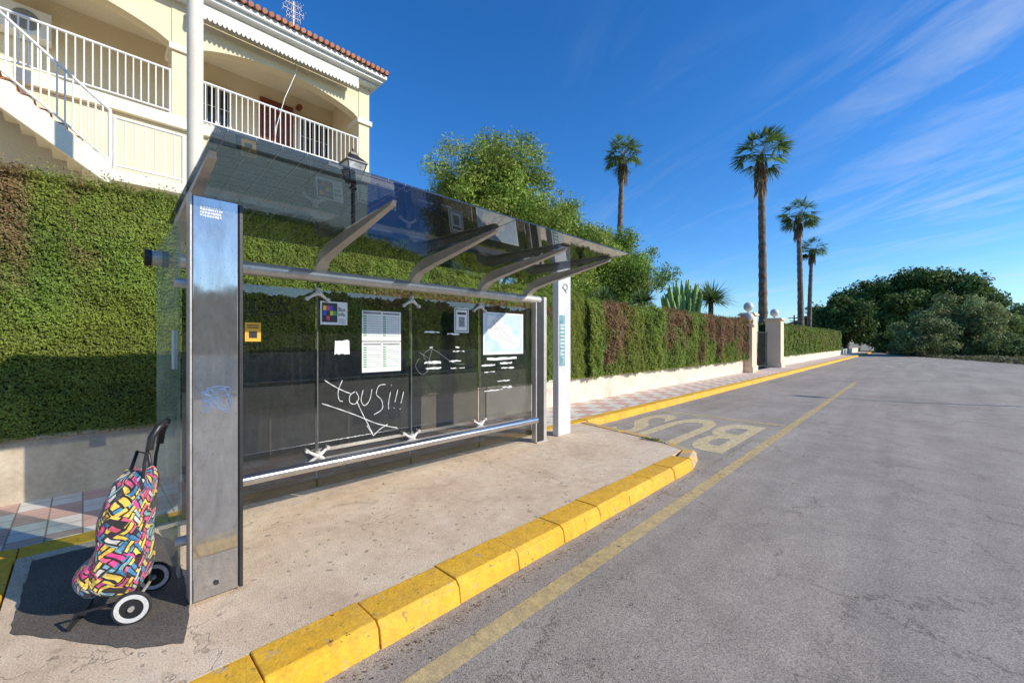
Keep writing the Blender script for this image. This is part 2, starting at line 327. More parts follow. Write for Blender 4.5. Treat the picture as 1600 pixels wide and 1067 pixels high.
def hedge(name,y0,y1,xf,xb,zb,ztop,n,size,brownf,label,bulge=.06,per=1.3,green=(.18,.25,.045),rough=1.0,inset=.09,asp=.5):
    def front(y,z): return xf+ (fb(y*1.2,z*1.2,3)-.5)*.26+bulge*np.abs(np.sin(np.pi*y/per+.9*np.sin(y*.7)))+((vn(y*7,z*7,5)-.5)*.09+(vn(y*19,z*19,6)-.5)*.05)*rough
    A=int((y1-y0)/.10)+2; ys=np.linspace(y0,y1,A)
    T=np.linspace(0,1,26); Y,Tt=np.meshgrid(ys,T,indexing='ij'); Z=zb+(ztop(Y)-zb)*Tt
    X=front(Y,Z)-inset-.10*np.clip((Tt-.9)/.1,0,1)-.05*np.clip((.08-Tt)/.08,0,1)
    q=[gridq(np.stack([X,Y,Z],-1))]
    XT=np.stack([X[:,-1],X[:,-1]*0+xb],1); YT=np.stack([ys,ys],1); ZT=np.stack([Z[:,-1],Z[:,-1]-.02],1)
    q.append(gridq(np.stack([XT,YT,ZT],-1)))
    q.append(gridq(np.stack([XT*0+xb,YT,np.stack([ys*0+zb,Z[:,-1]],1)],-1)))
    for yy,row in ((y0,0),(y1,-1)):
        q.append(gridq(np.stack([np.stack([X[row],X[row]*0+xb],1),np.full((26,2),yy),np.stack([Z[row],Z[row]],1)],-1)))
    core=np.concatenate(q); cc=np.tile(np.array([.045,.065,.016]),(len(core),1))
    n1=int(n*.88); y=rng.uniform(y0,y1,n1); t=rng.random(n1)**.95; z=zb+(ztop(y)-zb)*t-.02+rng.random(n1)*.04
    x=front(y,z)-rng.random(n1)**1.3*inset*1.2-.08*np.clip((t-.93)/.07,0,1)
    C=np.stack([x,y,z],1); N=nrm(np.stack([np.ones(n1)*.8,rng.normal(size=n1)*.6,.3+rng.normal(size=n1)*.6],1))
    n2=n-n1; y2=rng.uniform(y0,y1,n2); x2=rng.uniform(xb,xf,n2); x2=np.where(rng.random(n2)<.6,xf-rng.random(n2)**2*.4,x2); z2=ztop(y2)+rng.normal(size=n2)*.03+ (rng.random(n2)<.12)*rng.random(n2)*.12
    k=rng.random(n2)<.12; y2=np.where(k,np.where(rng.random(n2)<.5,y0,y1)+rng.normal(size=n2)*.03,y2); z2=np.where(k,zb+(z2-zb)*rng.random(n2),z2)
    C2=np.stack([x2,y2,z2],1); N2=nrm(rng.normal(size=(n2,3))+np.array([0,0,.8]))
    C=np.concatenate([C,C2]); N=np.concatenate([N,N2])
    g=np.array(green); b=np.array([.29,.155,.095])
    yy,zz=C[:,1],C[:,2]; f=fb(yy*1.6,zz*1.6,8)*.6+fb(yy*6,zz*6,12)*.4
    col=g*(.55+.9*f)[:,None]*(.7+.6*rng.random(len(C)))[:,None]
    col[:,0]*=(.72+.56*fb(yy*.9,zz*.9,11))
    bw=np.clip(brownf(yy,zz)+(rng.random(len(C))-.5)*.45,0,1)[:,None]
    col=col*(1-bw)+b*(.6+.8*rng.random(len(C)))[:,None]*bw
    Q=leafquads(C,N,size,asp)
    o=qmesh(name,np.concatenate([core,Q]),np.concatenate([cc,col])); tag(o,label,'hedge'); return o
def crown_mesh(name,parent,clumps,per,size,col,asp=.5,flat=.8,var=.5):
    C=[];N=[];K=[]
    for (c,r) in clumps:
        k=max(20,int(per*r*r)); d=nrm(rng.normal(size=(k,3))); rad=r*(.35+.75*rng.random(k)**.7)
        p=d*rad[:,None]; p[:,2]*=flat
        p*= (0.65+.7*vn(d[:,0]*3+c[0],d[:,1]*3+d[:,2]*3,int(abs(c[1]*7))%50))[:,None]
        C.append(p+np.array(c)); N.append(nrm(d+rng.normal(size=(k,3))*.6))
        s=(.75+var*random.random()); K.append(np.array(col)*s*(.6+.8*rng.random(k))[:,None]*np.array([1+.25*(random.random()-.5),1,1]))
    C=np.concatenate(C);N=np.concatenate(N);K=np.concatenate(K)
    return qmesh(name,leafquads(C,N,size,asp),K,parent=parent)
def tree(name,base,height,rx,rz,label,col,nclump=60,per=260,size=.12,cr=1.1,lean=0,cat='tree',low=0.0,group=None,trunk_r=.22,flat=.8,asp=.5,inner=.35):
    e=empty(name,base,label,cat,group); bx,by,bz=base; cz=bz+height-rz
    cl=[]; ph=random.uniform(0,6)
    for i in range(nclump):
        while True:
            p=np.array([random.uniform(-1,1) for _ in range(3)]); L=np.linalg.norm(p)
            if inner<L<1 and p[2]>-1+low: break
        an=math.atan2(p[1],p[0]); wob=1+.14*math.sin(3*an+ph)+.10*math.sin(5*an+2*ph+3*p[2])
        rr=cr*random.uniform(.4,1.2); cl.append(((bx+p[0]*(rx-rr*.5)*wob,by+p[1]*(rx-rr*.5)*wob,cz+p[2]*(rz-rr*.4)*(1+.08*math.sin(4*an+ph))),rr))
    crown_mesh('crown',e,cl,per,size,col,flat=flat,asp=asp)
    b=MB(); top=Vector((bx+lean,by,cz)); p0=Vector(base)
    ch=[p0,p0.lerp(top,.35)+Vector((random.uniform(-.2,.2),random.uniform(-.2,.2),0)),p0.lerp(top,.7),top]
    b.tube(ch,[trunk_r*1.3,trunk_r,trunk_r*.75,trunk_r*.4],'bark',9)
    for (c,r) in random.sample(cl,min(16,len(cl))):
        s=p0.lerp(top,random.uniform(.45,.95)); c=Vector(c); m=s.lerp(c,.5)+Vector((0,0,-.2))
        b.tube([s,m,c],[trunk_r*.4,trunk_r*.25,.02],'bark',6,False)
    b.obj('trunk',e); return e
# ---------------------------------------------------------------- ground and roads
b=MB(); b.add([(-400,-300,-.15),(400,-300,-.15),(400,700,-.15),(-400,700,-.15)],[(0,1,2,3)],'ground'); struct(b.obj('ground'),'dry earth ground around the road')
b=MB(); b.add([(-4.62,-60,-.13),(9,-60,-.13),(9,30,-.13),(6.2,44,-.13),(2,58,-.13),(-3,72,-.13),(-4.2,90,-.13),(-4.62,90,-.13)],[tuple(range(8))],'asphalt'); struct(b.obj('road'),'worn grey asphalt road with fine cracks')
b=MB(); b.box(-6.17,-4.86,-40,85,-.14,0,'tiles'); struct(b.obj('pavement'),'pink and cream tiled pavement beside the garden wall')
b=MB(); b.box(9.02,11.0,-40,30,-.14,0,'tiles'); struct(b.obj('pavement'),'unseen tiled pavement added with the wall across the road')
b=MB(); b.box(11.0,11.25,-40,30,-.14,1.0,'gardenwall'); b.box(10.97,11.28,-40,30,1.0,1.06,'gardenwall'); tag(b.obj('garden_wall',bevel=.01),'unseen low cream wall added across the road for reflections','wall')  # unseen wall and pavement, added to band the glass reflections
plat=[(-4.60,-.33),(-2.38,-.33),(-2.38,5.57),(-2.40,5.95),(-2.64,6.10),(-3.1,6.26),(-4.60,6.60)]
b=MB(); b.prism(plat,'z',-.14,.0,'concrete'); struct(b.obj('platform'),'worn concrete bus stop platform')
PP=[(-4.48,-.25),(-3.45,-.27),(-2.82,.19),(-2.70,.36),(-3.05,.44),(-4.1,.50),(-4.45,.40)]; pp=[]  # irregular dark polygon on the platform beside the end pillar
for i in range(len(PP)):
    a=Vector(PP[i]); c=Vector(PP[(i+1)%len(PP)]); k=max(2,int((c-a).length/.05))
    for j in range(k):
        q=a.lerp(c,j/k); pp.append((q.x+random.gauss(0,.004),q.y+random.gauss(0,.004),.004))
b=MB(); b.add(pp,[tuple(range(len(pp)))],'darkpatch'); struct(b.obj('platform_patch'),'dark patch on the concrete platform')
def kerb_run(name,path,w,seg,mat,label,z0=-.14,z1=.006,step=.02,jit=.004,zj=.004):
    P=[Vector((x,y,0)) for x,y in path]; L=[0]
    for i in range(1,len(P)): L.append(L[-1]+(P[i]-P[i-1]).length)
    def at(s):
        s=max(0,min(L[-1],s))
        for i in range(1,len(P)):
            if s<=L[i]+1e-9:
                t=(s-L[i-1])/(L[i]-L[i-1]); d=(P[i]-P[i-1]).normalized(); return P[i-1].lerp(P[i],t),d
    b=MB(); n=max(1,int(round(L[-1]/seg))); sl=L[-1]/n
    for k in range(n):
        a,da=at(k*sl+.003); c,dc=at((k+1)*sl-.003)
        dd=(c-a).normalized(); na=Vector((-dd.y,dd.x,0))
        j=random.uniform(-jit,jit); zz=z1+random.uniform(-zj,zj)
        na1=Vector((-da.y,da.x,0)) ; na1=(na1+na).normalized(); nc1=(Vector((-dc.y,dc.x,0))+na).normalized()
        o0=a+na*j; o1=c+na*(j+random.uniform(-.003,.003))
        vs=[]
        for base,nn in ((o0,na1),(o1,nc1)):
            e_=random.uniform(-.004,.004)
            vs+=[base-nn*step+Vector((0,0,z0)),base+Vector((0,0,zz-.032+e_)),base+nn*(.035+e_)+Vector((0,0,zz)),base+nn*w+Vector((0,0,zz)),base+nn*w+Vector((0,0,z0))]
        fs=[(0,1,6,5),(1,2,7,6),(2,3,8,7),(3,4,9,8),(4,3,2,1,0),(5,6,7,8,9)]
        b.add(vs,fs,mat)
    return struct(b.obj(name,bevel=.006),label)
kerb_run('kerb',[(-2.11,-.532),(-2.11,5.573)],.27,.555,'kerb','bright yellow painted kerb stones of the platform')
kerb_run('kerb',[(-2.11,5.60),(-2.16,6.0),(-2.40,6.26),(-3.0,6.45),(-4.58,6.84)],.18,.48,'kerbworn','chipped worn kerb stones turning back to the pavement',jit=.02,zj=.012)
kerb_run('kerb',[(-4.60,6.9),(-4.60,85)],.25,.6,'kerb','yellow kerb along the tiled pavement')
kerb_run('kerb',[(-4.60,-40),(-4.60,6.88)],.25,.6,'kerb','old yellow kerb line behind the platform',z1=.004)
kerb_run('kerb',[(-4.59,-.64),(-2.42,-.64)],.30,.5,'kerb','yellow kerb at the near end of the platform')
b=MB(); b.add([(-1.82,-20,-.126),(-1.69,-20,-.126),(-1.69,22,-.126),(-1.82,22,-.126)],[(0,1,2,3)],'roadpaint'); struct(b.obj('road_marking'),'faded yellow line along the bus bay')
def textmesh(name,body,x0,x1,y0,y1,place,mat,off=0.0):
    cu=bpy.data.curves.new(name,'FONT'); cu.body=body; cu.size=1; cu.offset=off; cu.resolution_u=4
    t=bpy.data.objects.new(name+'_tmp',cu); COL.objects.link(t); bpy.context.view_layer.update()
    me=bpy.data.meshes.new_from_object(t.evaluated_get(bpy.context.evaluated_depsgraph_get())); bpy.data.objects.remove(t)
    vs=np.array([v.co[:] for v in me.vertices]); mn=vs.min(0); mxx=vs.max(0)
    for v in me.vertices:
        u=(v.co.x-mn[0])/(mxx[0]-mn[0]); w=(v.co.y-mn[1])/(mxx[1]-mn[1])
        v.co=place(x0+(x1-x0)*u,y0+(y1-y0)*w)
    me.materials.clear(); me.materials.append(M[mat]); me.name=name
    o=bpy.data.objects.new(name,me); COL.objects.link(o); return o
o=textmesh('road_lettering','BUS',-2.08,-4.30,9.3,6.62,lambda u,w:Vector((u,w,-.126)),'letterpaint',.02); struct(o,'faded pale yellow BUS lettering on the asphalt')
b=MB(); 
b.add([(-4.3,9.65,-.126),(-1.85,9.65,-.126),(-1.85,9.77,-.126),(-4.3,9.77,-.126)],[(0,1,2,3)],'roadpaint'); struct(b.obj('road_marking'),'faded yellow cross line of the bus bay')
for (a,c,m_,l_) in ((-40,5.6,'shadedwall','old tan rendered garden wall, shade put into its colour'),(5.63,24.0,'gardenwall','low cream rendered garden wall under the hedge'),(29.6,85,'gardenwall','low cream garden wall beyond the gate')):
    b=MB(); b.box(-6.42,-6.17,a,c,-.1,.60,m_); b.box(-6.45,-6.14,a,c,.60,.64,m_)
    tag(b.obj('garden_wall',bevel=.01),l_,'wall')
def sm(x,a,b_): t=np.clip((x-a)/(b_-a),0,1); return t*t*(3-2*t)
def band(y,a,c,w=.35): return sm(y,a-w,a+w)*(1-sm(y,c-w,c+w))
def zt1(y): return 3.20-.45*sm(y,2.0,6.5)+(fb(np.asarray(y)*.8,np.asarray(y)*0,4)-.5)*.22+(vn(np.asarray(y)*6,0*np.asarray(y),2)-.5)*.06
def br1(y,z): 
    return band(y,-3,-.36,.10)*sm(z+(fb(y*3,z*3,6)-.5)*.8,1.8,2.4)*.75 +band(y,-.1,.15,.1)*sm(z,2.1,2.5)*(fb(y*4,z*4,5)>.55)*.5+ band(y,3.0,8.0,.4)*(1-sm(z,2.3,2.5))*sm(z,2.0,2.2)*.7*(fb(y*3,z*3,5)>.40)
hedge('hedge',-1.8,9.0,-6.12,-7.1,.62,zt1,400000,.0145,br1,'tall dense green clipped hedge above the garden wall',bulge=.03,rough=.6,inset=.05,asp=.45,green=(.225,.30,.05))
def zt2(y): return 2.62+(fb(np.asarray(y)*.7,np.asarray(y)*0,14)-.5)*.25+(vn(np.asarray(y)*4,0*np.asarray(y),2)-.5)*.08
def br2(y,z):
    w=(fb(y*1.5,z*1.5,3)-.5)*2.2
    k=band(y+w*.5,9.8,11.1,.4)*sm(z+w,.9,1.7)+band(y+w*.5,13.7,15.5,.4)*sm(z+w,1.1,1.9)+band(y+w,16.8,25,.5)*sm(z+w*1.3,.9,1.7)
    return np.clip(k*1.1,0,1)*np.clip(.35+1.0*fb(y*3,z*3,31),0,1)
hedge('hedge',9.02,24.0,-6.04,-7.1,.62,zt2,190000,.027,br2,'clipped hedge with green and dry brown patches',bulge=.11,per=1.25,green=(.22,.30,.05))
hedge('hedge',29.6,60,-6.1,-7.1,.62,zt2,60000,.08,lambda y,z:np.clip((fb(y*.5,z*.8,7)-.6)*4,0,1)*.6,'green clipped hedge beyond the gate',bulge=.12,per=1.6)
GP='cream gate pillars with globe lamps'
def gate_pillar(x,y,h,lab,globes,w=.62):
    e=empty('gate_pillar',(x,y,0),lab,'gate pillar',GP)
    b=MB(); b.box(x-w/2,x+w/2,y-w/2,y+w/2,0,h-.45,'gatecream'); b.box(x-w/2-.05,x+w/2+.05,y-w/2-.05,y+w/2+.05,-.0,.3,'gatecream'); b.obj('shaft',e,.015)
    b=MB(); b.box(x-w/2-.1,x+w/2+.1,y-w/2-.1,y+w/2+.1,h-.45,h-.36,'gatecream'); b.box(x-w/2-.04,x+w/2+.04,y-w/2-.04,y+w/2+.04,h-.36,h-.3,'gatecream'); b.obj('cap',e,.02)
    for (gx,gy,gz,r) in globes:
        b=MB(); b.lathe((x+gx,y+gy,gz-r-.12),[(.12,-.05),(.09,.02),(.05,.06),(.09,.14)],'gatecream'); b.sphere((x+gx,y+gy,gz),r,'tubewhite'); b.obj('globe_lamp',e)
gate_pillar(-6.3,24.4,3.35,'tall cream gate pillar with white globe lamp',[(0,0,3.38,.24)])
gate_pillar(-6.0,23.3,2.75,'shorter cream gate pillar with globe lamp',[(0,0,2.78,.22)],.4)
gate_pillar(-6.1,29.1,3.25,'wide cream gate pillar beyond the gate opening',[(0,0,3.28,.24)],.8)
e=empty('entrance_gate',(-6.4,26.8,0),'dark metal bar gate between the cream pillars','gate')
b=MB()
for i in range(22):
    y=24.85+i*.18; b.tube([(-6.4,y,.1),(-6.4,y,2.1)],.012,'blackmetal',5)
b.obj('gate_bars',e)
b=MB(); b.box(-6.43,-6.37,24.75,28.62,.12,.17,'blackmetal'); b.box(-6.43,-6.37,24.75,28.62,2.05,2.1,'blackmetal'); b.obj('gate_frame',e)
# ---------------------------------------------------------------- shelter
XB=-4.22; YB=[.547,1.617,2.685,3.753,4.845]
sh=empty('bus_shelter',(XB,2.7,0),'glass and steel bus shelter with dark tinted panels','bus shelter')
b=MB(); b.tube([(XB+.02,.365,2.19),(XB+.02,4.93,2.19)],.058,'steel',20); b.obj('rail',sh)
b=MB(); b.tube([(XB+.02,.325,2.19),(XB+.02,.365,2.19)],.064,'blackplastic',20); b.obj('rail_cap',sh,.01)
RY=[.46,1.617,2.685,3.753,4.70]
for i in range(4):
    b=MB(); y0,y1=RY[i]+.006,RY[i+1]-.006; xa,xb=-2.54,-4.26; za,zb=2.63,2.485
    m='roofgrid' if i==0 else 'rooftint'
    b.add([(xa,y0,za),(xb,y0,zb),(xb,y1,zb),(xa,y1,za),(xa,y0,za+.012),(xb,y0,zb+.012),(xb,y1,zb+.012),(xa,y1,za+.012)],
          [(0,3,2,1),(4,5,6,7),(0,1,5,4),(1,2,6,5),(2,3,7,6),(3,0,4,7)],m)
    b.obj('roof_pane',sh,fixn=True)
prof=[(-4.22,2.14),(-4.16,2.25),(-4.05,2.325),(-3.8,2.385),(-3.3,2.475),(-2.80,2.572),(-2.78,2.600),(-3.2,2.560),(-3.6,2.525),(-4.0,2.475),(-4.16,2.42),(-4.27,2.30)]
for i,y in enumerate([.50]+YB[1:4]+[4.67]):
    b=MB(); b.prism(prof,'y',y-.018,y+.018,'cast')
    fl=[(p[0],p[1]) for p in prof[:6]]
    for k in range(5):
        (xa,za),(xb,zb)=fl[k],fl[k+1]
        w0=.068-.009*k; w1=.068-.009*(k+1)
        b.add([(xa,y-w0,za-.004),(xa,y+w0,za-.004),(xb,y+w1,zb-.004),(xb,y-w1,zb-.004),(xa,y-w0,za+.012),(xa,y+w0,za+.012),(xb,y+w1,zb+.012),(xb,y-w1,zb+.012)],
          [(0,3,2,1),(4,5,6,7),(0,1,5,4),(1,2,6,5),(2,3,7,6),(3,0,4,7)],'cast')
    b.obj('roof_bracket',sh,.003)
for i in range(4):
    b=MB(); b.box(XB-.055,XB-.045,YB[i]+.012,YB[i+1]-.012,.10,2.06,'tint'); b.obj('glass_panel',sh)
for y in YB[1:4]:
    b=MB(); b.tube([(XB-.03,y,.36),(XB-.03,y,2.14)],.008,'darksteel',10); b.obj('mullion',sh)
    for z,s in ((2.03,1),(.42,-1)):
        b=MB()
        for a,bb in ((-1,-1),(1,-1)) if s==1 else ((-1,1),(1,1),(1,-1),(-1,-1)):
            b.tube([(XB-.0,y,z),(XB-.02,y+a*.05,z+bb*.03),(XB-.03,y+a*.10,z+bb*.065)],[.022,.016,.012],'tubewhite',8)
            b.tube([(XB-.045,y+a*.10,z+bb*.065),(XB-.01,y+a*.10,z+bb*.065)],.02,'cast',10)
        b.tube([(XB-.02,y,z-.03),(XB-.02,y,z+.05)],.026,'cast',10)
        b.obj('glass_clamp',sh)
b=MB(); b.tube([(-3.92,.56,.42),(-3.92,4.55,.42)],.045,'chrome',20); b.obj('bench_tube',sh)
b=MB(); b.box(-4.16,-3.95,1.65,4.50,.405,.42,'steel'); b.obj('bench_plate',sh,.006)
for y in YB[1:4]+[.62,4.48]:
    b=MB(); b.prism([(-4.22,.32),(-4.22,.41),(-3.94,.40),(-3.94,.375)],'y',y-.015,y+.015,'cast')
    b.obj('bench_bracket',sh,.004)
b=MB(); b.box(XB-.03,XB+.06,4.82,4.845,0,2.22,'steel'); b.box(XB+.05,XB+.065,4.845,4.99,0,2.20,'blackmetal'); b.box(XB-.03,XB+.075,4.99,5.06,0,2.24,'steel'); b.box(XB-.06,XB+.1,4.80,5.08,0,.015,'cast'); b.obj('end_post',sh,.006)
b=MB(); b.box(-3.16,-3.03,.446,.676,.02,2.41,'pillar'); b.obj('end_pillar',sh,.006)
b=MB(); b.box(-3.14,-3.024,.679,.70,.02,2.40,'blackmetal'); b.box(-3.15,-3.028,.433,.443,.02,2.42,'steel'); b.obj('pillar_edge',sh,.003)
b=MB(); b.tube([(-3.03,.56,.10),(-3.02,.56,.10)],.014,'blackmetal',12); b.obj('bolt',sh)
b=MB()
for r in range(4):
    y=.482
    while y<.585:
        w=random.uniform(.004,.012); b.box(-3.031,-3.0275,y,y+w,2.345-r*.018+random.uniform(-.003,.003),2.357-r*.018,'graf'); y+=w+random.uniform(.002,.005)
b.obj('sticker',sh,label='small white sticker lettering remains')
b=MB(); b.box(-4.19,-3.16,.395,.407,.14,2.27,'sideglass'); b.obj('side_panel',sh)
for z in (.35,1.9):
    b=MB(); b.tube([(-3.17,.38,z),(-3.17,.45,z)],.03,'steel',12); b.obj('side_panel_clamp',sh)
b=MB(); b.box(-3.30,-3.27,.383,.393,1.38,1.62,'paper'); b.obj('sticker',sh,label='white paper strip on the side glass')
PX=XB-.043
def quad(b,y0,y1,z0,z1,mat,k=0): 
    x=PX+.001+k*.0008; b.box(x-.0007,x,y0,y1,z0,z1,mat)
b=MB(); quad(b,1.65,1.925,1.72,1.955,'paper'); quad(b,1.665,1.82,1.745,1.94,'blackprint',1)
for (a,c,m) in ((0,1,'blu'),(1,2,'pink'),(2,1,'yel'),(1,0,'pink'),(2,2,'blu'),(0,2,'yel'),(3,1,'grn')):
    quad(b,1.678+a*.034,1.708+a*.034,1.765+c*.05,1.81+c*.05,m,2)
b.obj('poster',sh,label='white bus information notice with coloured blocks')
def wall_text(name,body,y0,y1,z0,z1,mat='blackprint',k=2):
    o=textmesh(name,body,y0,y1,z0,z1,lambda u,w:Vector((PX+.001+k*.0008,u,w)),mat,.01); setp(o,sh); return o
wall_text('lettering','Bus',1.832,1.905,1.86,1.90); wall_text('lettering','info',1.832,1.90,1.81,1.85)
b=MB()
for z in (1.775,1.755,1.735): quad(b,1.835,1.905,z,z+.006,'greyprint',2)
b.obj('printed_lines',sh)
for zi,(z0,z1) in enumerate(((1.555,1.885),(1.215,1.545))):
    b=MB(); quad(b,2.085,2.555,z0,z1,'paper')
    for ci in range(2):
        ya=2.10+ci*.228; yb=ya+.21
        quad(b,ya,yb,z1-.035,z1-.015,'greyprint',1)
        for r in range(9):
            zz=z1-.07-r*.026
            quad(b,ya,ya+.04,zz,zz+.016,'greenprint',1)
            for c in range(7): quad(b,ya+.05+c*.023,ya+.066+c*.023,zz+.003,zz+.010,'greenprint' if r%4==0 else 'greyprint',1)
    b.obj('timetable',sh,label='white timetable sheet with green tables')
b=MB(); quad(b,1.0,1.125,1.55,1.72,'yellowpaper'); quad(b,1.03,1.095,1.58,1.64,'blackprint',1)
for z in (1.69,1.67): quad(b,1.015,1.11,z,z+.009,'blackprint',1)
b.obj('sticker',sh,label='small orange yellow sticker with black print')
b=MB(); quad(b,3.33,3.57,1.665,1.99,'paper'); quad(b,3.345,3.555,1.68,1.975,'greyprint',1); quad(b,3.36,3.54,1.695,1.96,'paper',2); quad(b,3.40,3.50,1.74,1.87,'greyprint',3); quad(b,3.38,3.52,1.90,1.93,'blackprint',3)
b.obj('poster',sh,label='small framed notice')
b=MB(); quad(b,3.83,4.64,1.366,1.96,'paper'); quad(b,3.86,4.61,1.40,1.94,'blueprint',1)
x=PX+.0034
land=[(3.90,1.92),(4.2,1.9),(4.22,1.8),(4.35,1.78),(4.4,1.65),(4.55,1.62),(4.56,1.5),(4.45,1.42),(4.2,1.44),(4.1,1.55),(3.95,1.6),(3.9,1.75)]
b.add([(x,p[0],p[1]) for p in land],[tuple(range(len(land)))],'paper')
b.tube([(x+.001,4.0,1.85),(x+.001,4.2,1.6),(x+.001,4.5,1.5)],.003,'grn',4); b.tube([(x+.001,3.95,1.7),(x+.001,4.15,1.75),(x+.001,4.4,1.55)],.003,'pink',4)
b.obj('route_map',sh,label='pale blue and white route map')
def scrap(y0,y1,z0,z1,name='label_strip',lab='torn white paper label strip'):
    b=MB(); n=8; pts=[]
    for i in range(n): pts.append((y0+(y1-y0)*i/(n-1),z0+random.uniform(-.008,.006)))
    for i in range(n): pts.append((y1-(y1-y0)*i/(n-1)+random.uniform(-.01,.01),z1+random.uniform(-.006,.008)))
    b.add([(PX+.002,p[0],p[1]) for p in pts],[tuple(range(len(pts)))],'paper'); b.obj(name,sh,label=lab)
for t in ((2.87,3.10,1.66,1.67),(3.22,3.42,1.64,1.65),(2.87,3.12,1.28,1.305),(3.25,3.44,1.29,1.305),(2.9,3.12,1.21,1.23),(3.27,3.5,1.20,1.21),(3.8,4.06,1.21,1.23),(4.15,4.40,1.23,1.25),(4.18,4.44,1.16,1.175),(3.85,4.05,1.12,1.127),(3.9,4.5,1.29,1.32),(4.1,4.35,.98,.99),(3.85,4.2,.86,.87),(4.2,4.4,.88,.895),(3.3,3.5,1.42,1.425),(3.35,3.42,1.47,1.48),(2.95,3.0,1.47,1.48)): scrap(*t)
scrap(1.79,1.95,1.42,1.56,'torn_note','torn white note with faint print')
def stroke(b,pts,w=.008,mat='graf',k=4,x=None,sl=0):
    x=PX+.001+k*.0008 if x is None else x
    P=[Vector((p[0]+sl*(p[1]-.9),p[1])) for p in pts]; out=[]
    for i in range(len(P)-1):
        p0=P[max(i-1,0)];p1=P[i];p2=P[i+1];p3=P[min(i+2,len(P)-1)]
        for j in range(5):
            t=j/5; out.append(.5*((2*p1)+(p2-p0)*t+(2*p0-5*p1+4*p2-p3)*t*t+(3*p1-p0-3*p2+p3)*t**3))
    out.append(P[-1])
    rs=[w*(.7+.5*math.sin(i*.9)**2) for i in range(len(out))]
    b.tube([(x,p.x,p.y) for p in out],rs,mat,5)
b=MB()
G=[[(1.66,1.16),(1.75,1.10),(1.86,1.04),(1.95,1.0)],[(1.84,1.15),(1.81,1.04),(1.83,.95),(1.87,.93)],
[(1.99,1.02),(1.94,.98),(1.95,.91),(2.01,.89),(2.04,.95),(2.0,1.02)],
[(2.08,1.03),(2.07,.92),(2.12,.86),(2.17,.92),(2.18,1.03)],[(2.34,1.07),(2.26,1.06),(2.24,.97),(2.31,.90),(2.33,.80),(2.24,.75)],
[(2.41,.98),(2.40,.86),(2.41,.79)],[(2.41,1.05),(2.414,1.06)],[(2.50,1.0),(2.48,.86)],[(2.475,.80),(2.478,.79)],[(2.58,.97),(2.56,.84)],[(2.555,.78),(2.558,.77)],
[(1.66,.93),(1.85,.85),(2.05,.76),(2.30,.64),(2.55,.56)],[(2.02,.92),(2.10,.78),(2.20,.62),(2.26,.52)],[(2.26,.52),(2.20,.60),(2.17,.64)],[(2.26,.52),(2.33,.58),(2.42,.62)]]
for g in G: stroke(b,g,.005,sl=.12)
b.obj('graffiti',sh,label='white scrawled graffiti tag')
b=MB()
for g in [[(1.0,1.95),(1.02,1.80),(1.06,1.93),(1.08,1.78),(1.12,1.9)],[(1.15,1.9),(1.2,1.95),(1.2,1.8),(1.26,1.86),(1.27,1.95),(1.3,1.8),(1.36,1.96)],[(0.98,1.82),(1.15,1.79),(1.35,1.83),(1.42,1.87)]]: stroke(b,g,.004,'blackprint')
b.obj('graffiti',sh,label='faint dark scribble on the glass')
b=MB()
for g in [[(2.80,1.35),(2.75,1.25),(2.85,1.15),(2.95,1.25),(2.86,1.38),(3.0,1.45),(3.3,1.28),(3.5,1.25)],[(2.80,1.42),(2.95,1.33),(3.05,1.2)],[(3.0,1.5),(2.9,1.2)]]: stroke(b,g,.003,'greyprint')
b.obj('graffiti',sh,label='faint grey scribble on the glass')
b=MB(); rr=random.Random(5)  # random thin blue strokes across the pillar face
for k in range(4):
    p=[(.49+rr.random()*.15,1.12+rr.random()*.16) for _ in range(9)]
    stroke(b,p,.0015,'bluestroke',x=-3.0297)
b.obj('graffiti',sh,label='thin blue strokes on the end pillar')
e=empty('bus_stop_totem',(-4.2,5.56,0),'tall white bus stop totem panel with teal notice','bus stop sign')
b=MB(); b.box(-4.30,-4.18,5.40,5.74,0,3.13,'totemwhite'); b.obj('panel',e,.012)
b=MB(); b.box(-4.177,-4.174,5.43,5.57,1.15,1.98,'teal'); 
for z in np.arange(1.33,1.84,.06): b.box(-4.1735,-4.1725,5.45,5.55,z,z+.02,'paper')
b.obj('notice',e)
b=MB(); stroke(b,[(5.50,2.42),(5.56,2.50),(5.64,2.47),(5.60,2.40),(5.52,2.44),(5.62,2.36)],.008,'greyprint',x=-4.176); b.obj('emblem',e)
